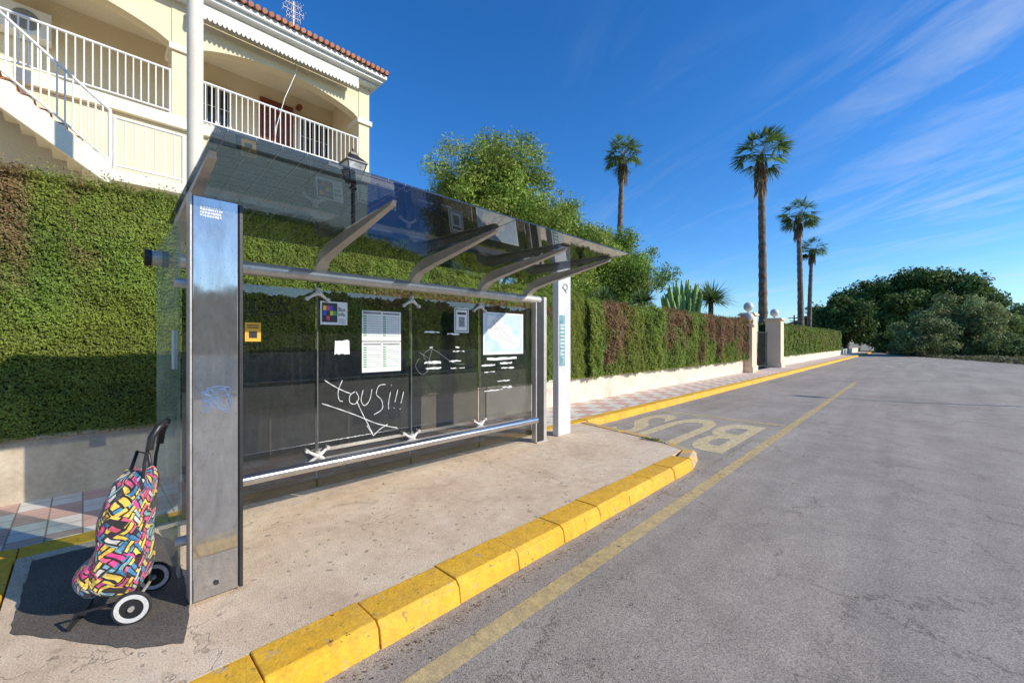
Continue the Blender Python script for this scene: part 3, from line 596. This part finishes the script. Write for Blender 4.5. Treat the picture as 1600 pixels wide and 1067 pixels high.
# ---------------------------------------------------------------- shopping trolley
def trolley():
    mid=Vector((-3.25,.25,0)); a=Vector((-.93,.36,0)).normalized(); f=Vector((-.36,-.93,0)).normalized()
    e=empty('shopping_trolley',mid,'wheeled shopping bag in multicoloured woven print','shopping trolley')
    R=Matrix(((a.x,f.x,0,mid.x),(a.y,f.y,0,mid.y),(0,0,1,0),(0,0,0,1)))
    secs=[(.13,.0,.19,.11),(.17,-.02,.225,.13),(.25,-.03,.235,.14),(.34,-.035,.215,.14),(.41,-.035,.19,.138),(.49,-.04,.19,.145),(.57,-.045,.185,.146),(.64,-.05,.165,.14),(.70,-.055,.14,.132),(.755,-.055,.115,.115),(.795,-.045,.09,.09),(.82,-.03,.065,.055)]
    vs=[];n=40; fs=[]
    for i,(z,y0,y1,w) in enumerate(secs):
        cy=(y0+y1)/2; ry=(y1-y0)/2
        for k in range(n):
            t=2*math.pi*k/n; c,s=math.cos(t),math.sin(t); p=.6
            x=w*math.copysign(abs(c)**p,c); y=cy+ry*math.copysign(abs(s)**p,s)
            wr=1+.05*math.sin(4*t+z*24)+.035*math.sin(9*t-z*47)+.03*math.sin(z*60)
            vs.append((x*wr,cy+(y-cy)*wr,z+.015*math.sin(3*t+i)-.02*abs(c)*(z>.6))); 
    for i in range(len(secs)-1):
        for k in range(n): fs.append((i*n+k,i*n+(k+1)%n,(i+1)*n+(k+1)%n,(i+1)*n+k))
    fs.append(tuple(range(n))[::-1]); fs.append(tuple(range((len(secs)-1)*n,len(secs)*n)))
    def mk(name,vs,fs,per):
        me=bpy.data.meshes.new(name); me.from_pydata([tuple(R@Vector(v)) for v in vs],[],fs); me.materials.append(M['weave'])
        ul=me.uv_layers.new(name='UVMap')
        for p in me.polygons:
            p.use_smooth=True
            ks=[me.loops[l].vertex_index for l in p.loop_indices]
            wrap=max(k%n for k in ks)-min(k%n for k in ks)>n/2
            for l in p.loop_indices:
                k=me.loops[l].vertex_index; kk=k%n
                if wrap and kk<n/2: kk+=n
                ul.data[l].uv=(kk/n*per,vs[k][2])
        o=bpy.data.objects.new(name,me); COL.objects.link(o); setp(o,e)
        sd=o.modifiers.new('Subsurf','SUBSURF'); sd.levels=1; sd.render_levels=2; return o
    mk('bag',vs,fs,.95)
    secs2=[(.13,.14,.21,.09),(.17,.13,.275,.11),(.24,.13,.30,.12),(.30,.13,.28,.115),(.345,.13,.215,.09)]
    vs=[];fs=[]
    for i,(z,y0,y1,w) in enumerate(secs2):
        cy=(y0+y1)/2; ry=(y1-y0)/2
        for k in range(n):
            t=2*math.pi*k/n; c,s=math.cos(t),math.sin(t); p=.75; wr=1+.03*math.sin(5*t+z*40)
            vs.append((wr*w*math.copysign(abs(c)**p,c),cy+wr*ry*math.copysign(abs(s)**p,s),z))
    for i in range(len(secs2)-1):
        for k in range(n): fs.append((i*n+k,i*n+(k+1)%n,(i+1)*n+(k+1)%n,(i+1)*n+k))
    fs.append(tuple(range(n))[::-1]); fs.append(tuple(range((len(secs2)-1)*n,len(secs2)*n)))
    mk('pocket',vs,fs,.8)
    b=MB()
    for sx in (-1,1):
        b.tube([(sx*.09,0,.10),(sx*.09,-.01,.60),(sx*.09,-.03,.86),(sx*.085,-.05,.97)],.009,'blackmetal',8)
        b.tube([(sx*.12,0,.12),(sx*.12,.15,.10),(sx*.12,.25,.09),(sx*.12,.28,.02)],.008,'blackmetal',8)
    b.tube([(-.12,.28,.012),(.12,.28,.012)],.009,'blackmetal',8)
    b.tube([(-.17,0,.095),(.17,0,.095)],.009,'steel',8); b.tube([(-.12,-.01,.35),(.12,-.01,.35)],.008,'blackmetal',8)
    b.obj('frame',e,xf=R)
    b=MB(); b.tube([(-.085,-.05,.93),(-.085,-.06,1.0),(-.065,-.085,1.05),(-.03,-.10,1.07),(.03,-.10,1.07),(.065,-.085,1.05),(.085,-.06,1.0),(.085,-.05,.93)],.019,'blackplastic',10); b.obj('handle',e,xf=R)
    b=MB(); b.tube([(0,.06,.80),(.0,.03,.91),(0,-.02,.89),(0,-.03,.82)],.010,'blackplastic',8); b.obj('strap',e,xf=R)
    for sx in (-1,1):
        def ring(r0,r1,w,mat,nm,par):
            b=MB(); n=32; vs=[];fs=[]
            for k in range(n):
                t=2*math.pi*k/n
                for (r,x) in ((r0,-w),(r1*.97,-w),(r1,-w*.5),(r1,w*.5),(r1*.97,w),(r0,w)):
                    vs.append((sx*.17+x,r*math.cos(t),.088+r*math.sin(t)))
            for k in range(n):
                for j in range(6): fs.append((k*6+j,k*6+(j+1)%6,((k+1)%n)*6+(j+1)%6,((k+1)%n)*6+j))
            b.add(vs,fs,mat,False); 
            if nm=='wheel':
                b.tube([(sx*.17-.008,0,.088),(sx*.17+.008,0,.088)],r0*1.02,'blackplastic',24)
                b.tube([(sx*.17-.02,0,.088),(sx*.17+.02,0,.088)],.014,'steel',14)
                for j in range(5):
                    t=2*math.pi*j/5; b.tube([(sx*.17+sx*-.011,.015*math.cos(t),.088+.015*math.sin(t)),(sx*.17+sx*-.011,.05*math.cos(t),.088+.05*math.sin(t))],.006,'blackplastic',6)
            o=b.obj(nm,None,xf=R)
            o.parent=par; o.matrix_parent_inverse=Matrix.Translation(e.location).inverted() if par is e else Matrix.Identity(4); return o
        w=ring(.054,.077,.013,'tubewhite','wheel',e); ring(.077,.087,.012,'rubber','tyre',w)
trolley()
# ---------------------------------------------------------------- house
hs=empty('house',(-14,0,0),'two storey cream stucco apartment building with balconies','house')
EZ=8.92; CZ=7.92
b=MB(); b.box(-22,-13.2,-9,5.80,-.1,EZ,'stucco')
b.box(-13.2,-11.5,-9,5.80,-.1,6.15,'stucco')
b.box(-13.2,-11.38,-9,5.82,6.15,6.40,'stucco2')
b.box(-13.2,-11.40,5.48,5.80,6.40,EZ,'stucco')
b.box(-11.9,-11.40,1.32,1.66,6.40,EZ,'stucco')
b.box(-11.96,-11.34,1.27,1.71,CZ-.14,CZ,'stucco2'); b.box(-11.96,-11.34,5.42,5.86,CZ-.14,CZ,'stucco2')
def arch(y0,y1,h):
    n=24; ys=[y0+(y1-y0)*i/n for i in range(n+1)]; zz=[CZ+h*math.sin(math.pi*i/n)**.7 for i in range(n+1)]
    for i in range(n):
        b.add([(-11.7,ys[i],zz[i]),(-11.42,ys[i],zz[i]),(-11.42,ys[i+1],zz[i+1]),(-11.7,ys[i+1],zz[i+1]),(-11.7,ys[i],EZ),(-11.42,ys[i],EZ),(-11.42,ys[i+1],EZ),(-11.7,ys[i+1],EZ)],[(0,3,2,1),(1,2,6,5),(3,0,4,7)],'stucco')
arch(1.66,5.48,.42); arch(-4.5,1.32,.55)
b.box(-13.2,-11.44,-9,5.48,EZ-.15,EZ-.01,'stucco2')
b.obj('wall',hs,.01)
b=MB()
b.box(-22.4,-10.95,-9.4,5.98,EZ+.01,EZ+.09,'whitepaint'); b.box(-22.5,-10.85,-9.5,6.06,EZ+.09,EZ+.21,'whitepaint'); b.box(-22.3,-11.15,-9.3,5.9,EZ-.07,EZ+.005,'whitepaint'); b.obj('cornice',hs,.01)
b=MB(); b.add([(-10.78,-9.5,EZ+.22),(-10.78,6.1,EZ+.22),(-16.5,3.2,EZ+2.1),(-16.5,-9.5,EZ+2.1)],[(0,1,2,3)],'terracotta'); b.add([(-10.78,6.1,EZ+.22),(-22.5,6.1,EZ+.22),(-16.5,3.2,EZ+2.1)],[(0,1,2)],'terracotta')
y=-9.4
while y<6.12:
    top=min(1.0,(6.12-y)/3.0+.02) ; b.tube([(-10.74,y,EZ+.235),(-10.74-5.72*top,y,EZ+.235+1.88*top)],.055,'terracotta',10); y+=.14
b.obj('roof',hs)
b=MB(); n=40; y0,y1=1.7,5.3
for i in range(n):
    ya=y0+(y1-y0)*i/n; yb=y0+(y1-y0)*(i+1)/n
    for k in range(4):
        t0=k/4;t1=(k+1)/4; za=EZ-.36-.07*math.sin(math.pi*t0); zb=EZ-.36-.07*math.sin(math.pi*t1)
        p=ya+(yb-ya)*t0; q=ya+(yb-ya)*t1
        b.add([(-11.05,p,EZ-.1),(-11.05,q,EZ-.1),(-11.0,q,zb),(-11.0,p,za)],[(0,1,2,3)],'awn')
b.tube([(-11.08,y0,EZ-.13),(-11.08,y1,EZ-.13)],.05,'awn',10)
b.obj('awning',hs)
b=MB()
for i in range(28):
    ya=1.6+i*.15
    b.add([(-11.45,ya,4.6),(-11.45,ya+.15,4.6),(-10.2,ya+.15,3.75),(-10.2,ya,3.75)],[(0,1,2,3)],'tealcloth'); b.add([(-10.2,ya,3.75),(-10.2,ya+.15,3.75),(-10.19,ya+.15,3.5),(-10.19,ya,3.5)],[(0,1,2,3)],'tealcloth' if i%2 else 'stucco2')
b.obj('awning',hs,label='teal blue ground floor awning')
def railing(x0,y0,z0,x1,y1,z1,h,name='balcony_railing',sp=.115,low=.08):
    b=MB(); p0=Vector((x0,y0,z0)); p1=Vector((x1,y1,z1)); L=(p1-p0).length; n=max(2,int(L/sp)); up=Vector((0,0,1))
    for i in range(n+1):
        p=p0.lerp(p1,i/n); b.tube([p+up*low,p+up*h],.014,'whitepaint',5)
    b.tube([p0+up*h,p1+up*h],.026,'whitepaint',6); b.tube([p0+up*low,p1+up*low],.02,'whitepaint',6)
    for p in (p0,p1): b.tube([p,p+up*(h+.02)],.028,'whitepaint',6)
    return b.obj(name,hs)
railing(-11.44,1.68,6.40,-11.44,5.46,6.40,.95)
railing(-11.44,-5,6.40,-11.44,1.30,6.40,.95)
b=MB(); ns=11; ya,za=-1.68,6.38; yb,zb=.36,4.65
for i in range(ns):
    y0=ya+(yb-ya)*i/ns; y1=ya+(yb-ya)*(i+1)/ns; z=za-(za-zb)*(i+.0)/ns
    b.box(-11.4,-10.42,y0,y1,z-.36,z-.02-(za-zb)/ns+.14,'stucco2'); b.box(-11.4,-10.44,y0-.01,y1+.02,z-.02,z,'terracotta')
b.prism([(ya-.2,za-.45),(ya-.2,za+.02),(yb,zb+.10),(yb,zb-.32)],'x',-10.44,-10.34,'stucco2')
b.box(-11.5,-10.36,.36,1.40,4.45,4.65,'stucco2'); b.box(-11.5,-10.36,-5,ya,6.15,6.35,'stucco2')
b.box(-11.5,-10.6,1.05,1.40,2.9,4.45,'stucco')
b.obj('stairs',hs,.008)
railing(-10.39,ya,6.42,-10.39,.34,4.72,.98,'stair_railing')
railing(-10.39,.40,4.65,-10.39,1.38,4.65,.95,'stair_railing',sp=.14)
railing(-10.2,-1.5,3.05,-10.2,.35,3.05,.9,'stair_railing')
b=MB(); b.box(-11.5,-10.1,-6,.5,2.7,3.05,'stucco'); b.obj('wall',hs,label='low cream terrace wall')
def window(x,y0,y1,z0,z1,name='window',grille=False,door=False):
    b=MB(); b.box(x,x+.03,y0,y1,z0,z1,'darkglasswin'); w=b.obj(name,hs)
    b=MB(); t=.06
    for q in ((y0-t,y0,z0-t,z1+t),(y1,y1+t,z0-t,z1+t),(y0,y1,z1,z1+t),(y0,y1,z0-t,z0),((y0+y1)/2-.025,(y0+y1)/2+.025,z0,z1)): b.box(x,x+.06,q[0],q[1],q[2],q[3],'whitepaint')
    if grille:
        k=y0+.08
        while k<y1: b.tube([(x+.09,k,z0),(x+.09,k,z1)],.009,'whitepaint',5); k+=.09
        for z in (z0+.05,(z0+z1)/2,z1-.05): b.tube([(x+.09,y0,z),(x+.09,y1,z)],.01,'whitepaint',5)
    f=b.obj('frame',None); f.parent=w; f.matrix_parent_inverse=Matrix.Identity(4)
window(-13.195,4.50,5.32,7.1,8.2,grille=True); window(-13.195,2.15,2.72,7.1,8.2,grille=True)
window(-11.495,2.4,3.8,1.2,3.2); 
b=MB(); b.box(-13.19,-13.12,3.45,4.30,6.41,8.4,'redwood')
for k in np.arange(3.52,4.28,.11): b.tube([(-13.10,k,6.5),(-13.10,k,8.35)],.014,'redwood',5)
for z in (6.9,7.4,7.9): b.box(-13.12,-13.09,3.47,4.28,z,z+.04,'redwood')
b.obj('door',hs)
b=MB(); b.box(-13.18,-12.85,-1.2,-.45,7.75,8.3,'whitepaint'); b.tube([(-12.85,-.8,8.02),(-12.83,-.8,8.02)],.2,'greyprint',18); b.obj('air_conditioner',hs,.01)
b=MB(); b.tube([(-13.15,4.45,8.45),(-13.0,4.45,8.45)],.08,'redwood',8); b.obj('wall_lamp',hs)
b=MB(); ax,ay=-14.0,4.6; b.tube([(ax,ay,9.8),(ax,ay,12.2)],.025,'steel',6)
for z,l in ((12.1,.22),(11.9,.30),(11.7,.2),(11.3,.35)):
    b.tube([(ax,ay-l,z),(ax,ay+l,z)],.012,'steel',5)
    for k in range(6):
        y=ay-l+2*l*k/5; b.tube([(ax-.2,y,z),(ax+.2,y,z)],.007,'steel',4); b.tube([(ax,y,z-.10),(ax,y,z+.10)],.007,'steel',4)
b.obj('antenna',hs)
b=MB(); b.tube([(-11.35,3.9,8.9),(-11.30,3.75,8.3),(-11.28,3.5,7.6),(-11.36,3.35,6.9),(-11.4,3.3,6.4)],.010,'whitepaint',5); b.obj('cable',hs)
b=MB(); b.tube([(-7.6,1.15,-.1),(-7.6,1.15,11.5)],.10,'poleconc',20); o=b.obj('utility_pole'); tag(o,'plain cream painted utility pole beside the hedge','pole')
lx,ly,LS,LZ=-7.25,3.38,.82,4.43
e=empty('street_lamp',(lx,ly,0),'black classic lantern lamp behind the hedge','street lamp')
b=MB(); b.tube([(lx,ly,0),(lx,ly,1.0),(lx,ly,LZ-.1)],[.08,.05,.033],'blackmetal',12); b.lathe((lx,ly,LZ-.16),[(.04,0),(.07,.03),(.04,.06),(.03,.10),(.08,.13)],'blackmetal',14); b.obj('post',e)
b=MB()
def frus(z0,r0,z1,r1,mat,caps=False):
    vs=[(lx+LS*r*math.cos(math.pi/4+k*math.pi/2),ly+LS*r*math.sin(math.pi/4+k*math.pi/2),LZ+LS*(z-4.42)) for (z,r) in ((z0,r0),(z1,r1)) for k in range(4)]
    b.add(vs,[(k,(k+1)%4,4+(k+1)%4,4+k) for k in range(4)]+([(3,2,1,0),(4,5,6,7)] if caps else []),mat)
frus(4.42,.16,4.78,.29,'lampglass'); b.obj('lamp_glass',e)
b=MB(); frus(4.38,.17,4.42,.17,'blackmetal',True); frus(4.78,.33,4.81,.33,'blackmetal',True); frus(4.81,.32,4.97,.10,'blackmetal',True); frus(4.97,.12,5.02,.12,'blackmetal',True)
for k in range(4):
    a=math.pi/4+k*math.pi/2; b.tube([(lx+LS*.165*math.cos(a),ly+LS*.165*math.sin(a),LZ),(lx+LS*.295*math.cos(a),ly+LS*.295*math.sin(a),LZ+LS*.36)],.011,'blackmetal',5)
b.tube([(lx,ly,LZ+LS*.58),(lx,ly,LZ+LS*.70)],.018,'blackmetal',8); b.obj('lantern',e)
# ---------------------------------------------------------------- trees
def W(d,l): return (l*.7181-d*.6959, d*.7181+l*.6959)
PG=(.26,.34,.06)
x,y=W(22,-.8); tree('pine_tree',(x,y,0),12.1,3.8,3.8,'large rounded green pine behind the hedge',PG,nclump=190,per=850,size=.085,cr=.98,low=.1,trunk_r=.25,asp=.35,inner=.05)
x,y=W(25,3.0); tree('pine_tree',(x,y,0),9.9,3.1,4.2,'lighter green pine behind the hedge',(.28,.37,.07),nclump=125,per=800,size=.09,cr=.9,asp=.35,inner=.1)
x,y=W(27,7.0); tree('pine_tree',(x,y,0),8.9,2.9,3.5,'smaller bushy green pine behind the hedge',(.23,.32,.06),nclump=105,per=800,size=.09,cr=.9,asp=.35,inner=.1)
x,y=W(23,1.9); tree('pine_tree',(x,y,0),6.8,2.2,2.8,'low bushy pine behind the hedge',(.26,.35,.06),nclump=55,per=700,size=.09,cr=.9,asp=.35,inner=.1)
x,y=W(26,5.1); tree('pine_tree',(x,y,0),8.6,2.2,3.5,'slender bushy pine between the others',(.26,.35,.06),nclump=70,per=700,size=.09,cr=.9,asp=.35,inner=.1)
def palm(base,h,cr,label,skirt=1.2):
    e=empty('palm_tree',base,label,'palm tree','tall fan palms'); bx,by,bz=base
    b=MB(); k=22; pts=[];rs=[]
    lean=(random.uniform(-.5,.5),random.uniform(-.5,.5))
    for i in range(k*2+1):
        t=i/(k*2); pts.append((bx+lean[0]*t*t,by+lean[1]*t*t,bz+(h-cr*.75)*t)); rs.append((.28-.12*t+(.10 if t<.04 else 0))*(1.0+.10*(i%2)+random.uniform(-.05,.05)))
    b.tube(pts,rs,'palmbark',10); b.obj('trunk',e)
    top=np.array(pts[-1]); Q=[];K=[]
    def blade(p0,p1,w,c):
        d=p1-p0; s=np.cross(d,np.array([0,0,1.0])+rng.normal(size=3)*.3); s=s/max(np.linalg.norm(s),1e-6)*w
        Q.append(np.array([p0-s*.3,p0+s*.3,p0+d*.55+s,p1])); K.append(c)
    for i in range(50):
        az=random.uniform(0,2*math.pi); el=math.asin(random.uniform(-.65,.98)); L=cr*random.uniform(.45,.62)
        d=np.array([math.cos(el)*math.cos(az),math.cos(el)*math.sin(az),math.sin(el)])
        st=top+d*L; c=np.array([.15,.23,.06])*random.uniform(.6,1.5)
        Q.append(np.array([top-[0,.02,0],top+[0,.02,0],st+[0,.02,0],st-[0,.02,0]])); K.append(np.array([.18,.18,.06]))
        side=np.cross(d,[0,0,1]); side/=max(np.linalg.norm(side),1e-6); up=np.cross(side,d)
        R=cr*random.uniform(.40,.56)
        for j in range(17):
            a=math.radians(-80+160*j/16); v=d*math.cos(a)+side*math.sin(a)+up*(-.12*abs(math.sin(a)))
            p1=st+v*R*(.8+.2*random.random())-np.array([0,0,R*.25*random.random()+.14*R]); blade(st,p1,.045*cr/1.6,c*random.uniform(.75,1.25))
    for i in range(200):
        az=random.uniform(0,2*math.pi); z=-random.random()*skirt; r=.26+.22*random.random()
        p0=top+np.array([r*.6*math.cos(az),r*.6*math.sin(az),z]); p1=p0+np.array([.35*math.cos(az)*r,.35*math.sin(az)*r,-.55-.4*random.random()]); blade(p0,p1,.06,np.array([.22,.16,.09])*random.uniform(.6,1.3))
    qmesh('crown',np.array(Q),np.array(K),parent=e)
x,y=W(27,16.3); palm((x,y,0),15.0,1.95,'tall fan palm with shaggy trunk near the gate',2.2)
x,y=W(38,26.4); palm((x,y,0),14.6,1.95,'tall fan palm beyond the gate',1.8)
x,y=W(50,35.7); palm((x,y,0),14.0,1.8,'distant fan palm beyond the gate',1.3)
x,y=W(33,8.4); palm((x,y,0),17.6,1.9,'fan palm rising above the pines',1.8)
x,y=W(20.5,8.4)
e=empty('cactus',(x,y,0),'tall many armed green cactus above the hedge','cactus')
b=MB(); M['cact']=rough_mat('cactus_skin',(.22,.36,.08),(.28,.44,.11),4,.6,.3)
for i in range(46):
    a=random.uniform(-1,1); c_=random.uniform(-.5,.5); h=random.uniform(3.7,4.8)-.6*abs(a)
    p=[]
    for t in (0,.35,.7,.9,1.0):
        p.append((x+(a*.72+c_*.7)*(.35+.65*t**1.5)*1.05,y+(a*.70-c_*.72)*(.35+.65*t**1.5)*1.05,h*t))
    b.tube(p,[.10,.10,.11,.09,.03],'cact',7)
b.obj('stem',e)
def spiky(base,R,h,label):
    o=[];K=[]; top=np.array([base[0],base[1],h])
    e=empty('yucca_plant',base,label,'yucca')
    for i in range(260):
        d=rng.normal(size=3); d[2]=abs(d[2])*.9-.15; d/=np.linalg.norm(d); s=np.cross(d,[0,0,1]); s=s/max(np.linalg.norm(s),1e-6)*.035
        L=R*random.uniform(.8,1.1); m=top+d*L*.55; p1=top+d*L-np.array([0,0,.25*L*random.random()]); k=np.array([.15,.23,.08])*random.uniform(.6,1.5)
        o.append(np.array([top-s,top+s,m+s,m-s])); o.append(np.array([m-s,m+s,p1,p1])); K+= [k,k]
    qmesh('leaves',np.array(o),np.array(K),parent=e); b=MB(); b.tube([base,(base[0],base[1],h)],[.15,.12],'bark',8); b.obj('trunk',e)
x,y=W(20.5,9.8); spiky((x,y,0),1.3,3.5,'spiky arching yucca above the hedge')
x,y=W(16.5,3.6); spiky((x,y,0),.9,3.0,'small spiky yucca above the hedge')
x,y=W(18.5,5.8); spiky((x,y,0),.8,3.3,'small spiky yucca above the hedge')
DG=(.095,.15,.033); OG=(.23,.265,.10)
def T(d,px,h,rx,rz,label,col,nc,per,size,cr,low=0.,name='broadleaf_tree',tr=.3):
    x,y=W(d,(px-800)/650*d); return tree(name,(x,y,-.1),h,rx,rz,label,col,nclump=nc,per=per,size=size,cr=cr,low=low,trunk_r=tr)
T(72,1370,12.6,7.0,6.0,'large dark green spreading tree beside the road',DG,90,170,.26,1.8)
T(70,1440,14.0,6.0,6.6,'large dark green broad tree beside the road',DG,90,170,.26,1.8)
T(66,1505,12.4,5.0,5.8,'dark green broad tree beside the road',(.10,.16,.04),70,170,.26,1.7)
T(62,1322,9.2,3.6,4.4,'dark leafy tree at the road bend',(.075,.125,.03),60,170,.24,1.4)
T(80,1290,8.5,4.0,3.8,'distant dark tree at the road bend',(.09,.145,.045),40,130,.3,1.6)
T(50,1495,7.4,4.6,4.0,'grey green olive like bush by the road',OG,110,300,.15,1.1,name='large_bush')
T(47,1440,4.8,3.0,2.6,'low grey green bush by the road',(.19,.235,.09),60,300,.15,.9,name='large_bush')
T(52,1560,5.6,3.4,3.0,'low green bush by the road',(.17,.235,.07),60,300,.15,1.0,name='large_bush')
T(60,1640,7.8,4.0,4.0,'green roadside bush beyond the road',(.17,.235,.07),50,170,.2,1.3,name='large_bush')
T(85,1590,9.0,5.5,4.4,'distant green tree beyond the road',(.14,.20,.07),60,130,.3,1.7)
T(80,1665,8.6,5.0,4.3,'distant pale green tree beyond the road',(.15,.20,.08),50,130,.3,1.7)
T(62,1400,3.4,3.0,1.9,'low dark shrub on the verge',(.12,.18,.05),40,240,.18,.9,name='large_bush')
T(44,1560,2.8,2.6,1.7,'low shrub on the verge',(.16,.21,.07),45,300,.13,.8,name='large_bush')
T(44,1620,2.9,2.8,1.7,'low shrub on the verge',(.14,.19,.07),45,300,.13,.8,name='large_bush')
n=22000; yy=rng.uniform(37,100,n); ex=np.interp(yy,[36,44,58,72,90,100],[8.3,7.0,2.8,-2.3,-3.6,-4]); xx=ex+rng.random(n)**1.5*14; zz=-.12+rng.random(n)*.32*(.2+fb(xx*.4,yy*.4,6))
C=np.stack([xx,yy,zz],1); o=qmesh('ground_cover',leafquads(C,nrm(rng.normal(size=(n,3))),.13,.4),np.array([.15,.15,.07])*(.6+.8*rng.random(n))[:,None]); o['kind']='stuff'; o['label']='low weeds and scrub along the verge'; o['category']='ground cover'
def across():  # unseen tree row, added to darken reflections in the shelter glass
    n=42000; yy=rng.uniform(-26,44,n); h=4.2+2.2*fb(yy*.25,yy*0,9); t=rng.random(n)**.8; zz=h*t; xx=26+ (fb(yy*.5,zz*.5,19)-.5)*3+rng.random(n)*1.5
    C=np.stack([xx,yy,zz],1); Q=leafquads(C,nrm(rng.normal(size=(n,3))+np.array([-1,0,.3])),.28,.6)
    ys=np.linspace(-26,44,60); P=np.zeros((60,2,3)); P[:,:,0]=27.6; P[:,0,1]=ys;P[:,1,1]=ys;P[:,1,2]=4.0+2.0*fb(ys*.25,ys*0,9)
    q=gridq(P); o=qmesh('reflected_tree_belt',np.concatenate([q,Q]),np.concatenate([np.tile([.02,.03,.01],(len(q),1)),np.array([.09,.12,.04])*(.5+rng.random(n))[:,None]]))
    o['kind']='stuff'; o['label']='unseen tree belt added for dark reflections in the glass'; o['category']='trees'
across()
x,y=W(85,(1268-800)/650*85); e=empty('far_house',(x,y,0),'small distant cream house beyond the hedge','house')
b=MB(); b.box(x-5,x+3,y-4,y+4,0,4.6,'stucco2'); b.obj('wall',e); b=MB(); b.prism([(x-5.3,4.6),(x+3.3,4.6),(x-1,6.0)],'y',y-4.3,y+4.3,'terracotta'); b.obj('roof',e)
b=MB(); b.box(x+3,x+3.05,y-2,y-.6,1.2,2.6,'darkglasswin'); b.obj('window',e)
for px in (1241,1254):
    d=75; x,y=W(d,(px-800)/650*d); b=MB(); b.tube([(x,y,0),(x,y,6.3)],.12,'bark',8); b.box(x-.9,x+.9,y-.05,y+.05,5.7,5.85,'bark'); b.box(x-.7,x+.7,y-.05,y+.05,5.2,5.3,'bark'); tag(b.obj('utility_pole'),'distant wooden utility pole','pole','distant poles')
def litter():
    n=1400; xx=rng.uniform(-4.5,-1.0,n); yy=rng.uniform(-.3,8,n); k=rng.random(n)<.5; xx=np.where(k,-2.02+np.abs(rng.normal(size=n))*.05,xx)
    zz=np.where(xx<-2.4,.004,np.where(xx<-2.09,.012,-.122)); ok=~((yy>5.2)&(xx<-2.05))
    C=np.stack([xx,yy,zz],1)[ok]; m=len(C); N=nrm(rng.normal(size=(m,3))*.35+np.array([0,0,1])); Q=leafquads(C,N,.008,.6)
    o=qmesh('litter',Q,np.array([.20,.14,.08])*(.4+2.0*rng.random(m))[:,None]); o['kind']='stuff'; o['label']='small dry leaves and grit'; o['category']='litter'
litter()
n=120; C=np.stack([-2.95+rng.normal(size=n)*.09,6.22+rng.normal(size=n)*.03,.005+rng.random(n)*.03],1)
o=qmesh('weeds',leafquads(C,nrm(rng.normal(size=(n,3))*[1,1,.3]),.022,.25),np.array([.12,.20,.05])*(.6+.8*rng.random(n))[:,None]); o['kind']='stuff'; o['label']='small weeds growing at the kerb joint'; o['category']='weeds'
b=MB(); b.tube([(14.6,23.2,-.1),(14.6,23.2,8.5)],[.09,.05],'steel',10); b.tube([(14.6,23.2,8.4),(13.4,23.2,8.9)],.04,'steel',8); b.box(12.9,13.5,23.08,23.32,8.84,8.95,'steel'); tag(b.obj('lamp_pole'),'slim grey street light pole across the road','street light')
# ---------------------------------------------------------------- world, sun, camera
w=bpy.data.worlds.new('World'); sc.world=w; w.use_nodes=True; nt=w.node_tree; bg=nt.nodes['Background']
sky=nd(nt,'ShaderNodeTexSky'); sky.sky_type='NISHITA'; sky.sun_disc=False; sky.sun_elevation=math.radians(27.5); sky.sun_rotation=math.radians(63.4)
sky.air_density=1.0; sky.dust_density=.3; sky.ozone_density=3.0
tc=nd(nt,'ShaderNodeTexCoord'); sep=nd(nt,'ShaderNodeSeparateXYZ'); nt.links.new(tc.outputs['Generated'],sep.inputs[0])
zc=math_(nt,'MAXIMUM',math_(nt,'ADD',sep.outputs[2],.06),.03)
cx=math_(nt,'DIVIDE',sep.outputs[0],zc); cy=math_(nt,'DIVIDE',sep.outputs[1],zc)
cmb=nd(nt,'ShaderNodeCombineXYZ'); nt.links.new(cx,cmb.inputs[0]); nt.links.new(cy,cmb.inputs[1])
mp=nd(nt,'ShaderNodeMapping'); mp.vector_type='TEXTURE'; mp.inputs['Rotation'].default_value=(0,0,math.radians(147)); mp.inputs['Scale'].default_value=(1.7,.5,1); nt.links.new(cmb.outputs[0],mp.inputs[0])
n1=noise(nt,mp.outputs[0],1.0,10,.66,1.1); n2=noise(nt,cmb.outputs[0],.45,3,.5)
cl=ramp(nt,n1,[(.47,0),(.82,1)]); g=ramp(nt,n2,[(.38,0),(.60,1)])
az=math_(nt,'ADD',math_(nt,'MULTIPLY',sep.outputs[0],.75),math_(nt,'MULTIPLY',sep.outputs[1],.66))
azm=ramp(nt,az,[(.0,0.0),(.62,1)])
f=math_(nt,'MULTIPLY',math_(nt,'MULTIPLY',cl,g),azm); f=math_(nt,'MULTIPLY',f,.65)
hs_=nd(nt,'ShaderNodeHueSaturation'); hs_.inputs['Saturation'].default_value=1.3; nt.links.new(sky.outputs[0],hs_.inputs['Color'])
skc=mix(nt,1.0,hs_.outputs[0],(.85,1.10,1.38),'MULTIPLY')
col=mix(nt,f,skc,(5.4,5.8,6.2)); nt.links.new(col,bg.inputs['Color']); bg.inputs['Strength'].default_value=.145
L=bpy.data.lights.new('sun','SUN'); L.energy=5; L.angle=math.radians(.5); L.color=(1,.93,.80); so=bpy.data.objects.new('sun',L); COL.objects.link(so)
so.rotation_euler=Vector((-1,-.5,-.58)).to_track_quat('-Z','Y').to_euler()
cam=bpy.data.cameras.new('camera'); cam.sensor_width=36; cam.lens=14.625; cam.clip_end=2000; cam.clip_start=.05
co=bpy.data.objects.new('camera',cam); COL.objects.link(co); co.location=(0,0,1.55); co.rotation_euler=(math.pi/2,0,math.radians(44.1)); sc.camera=co
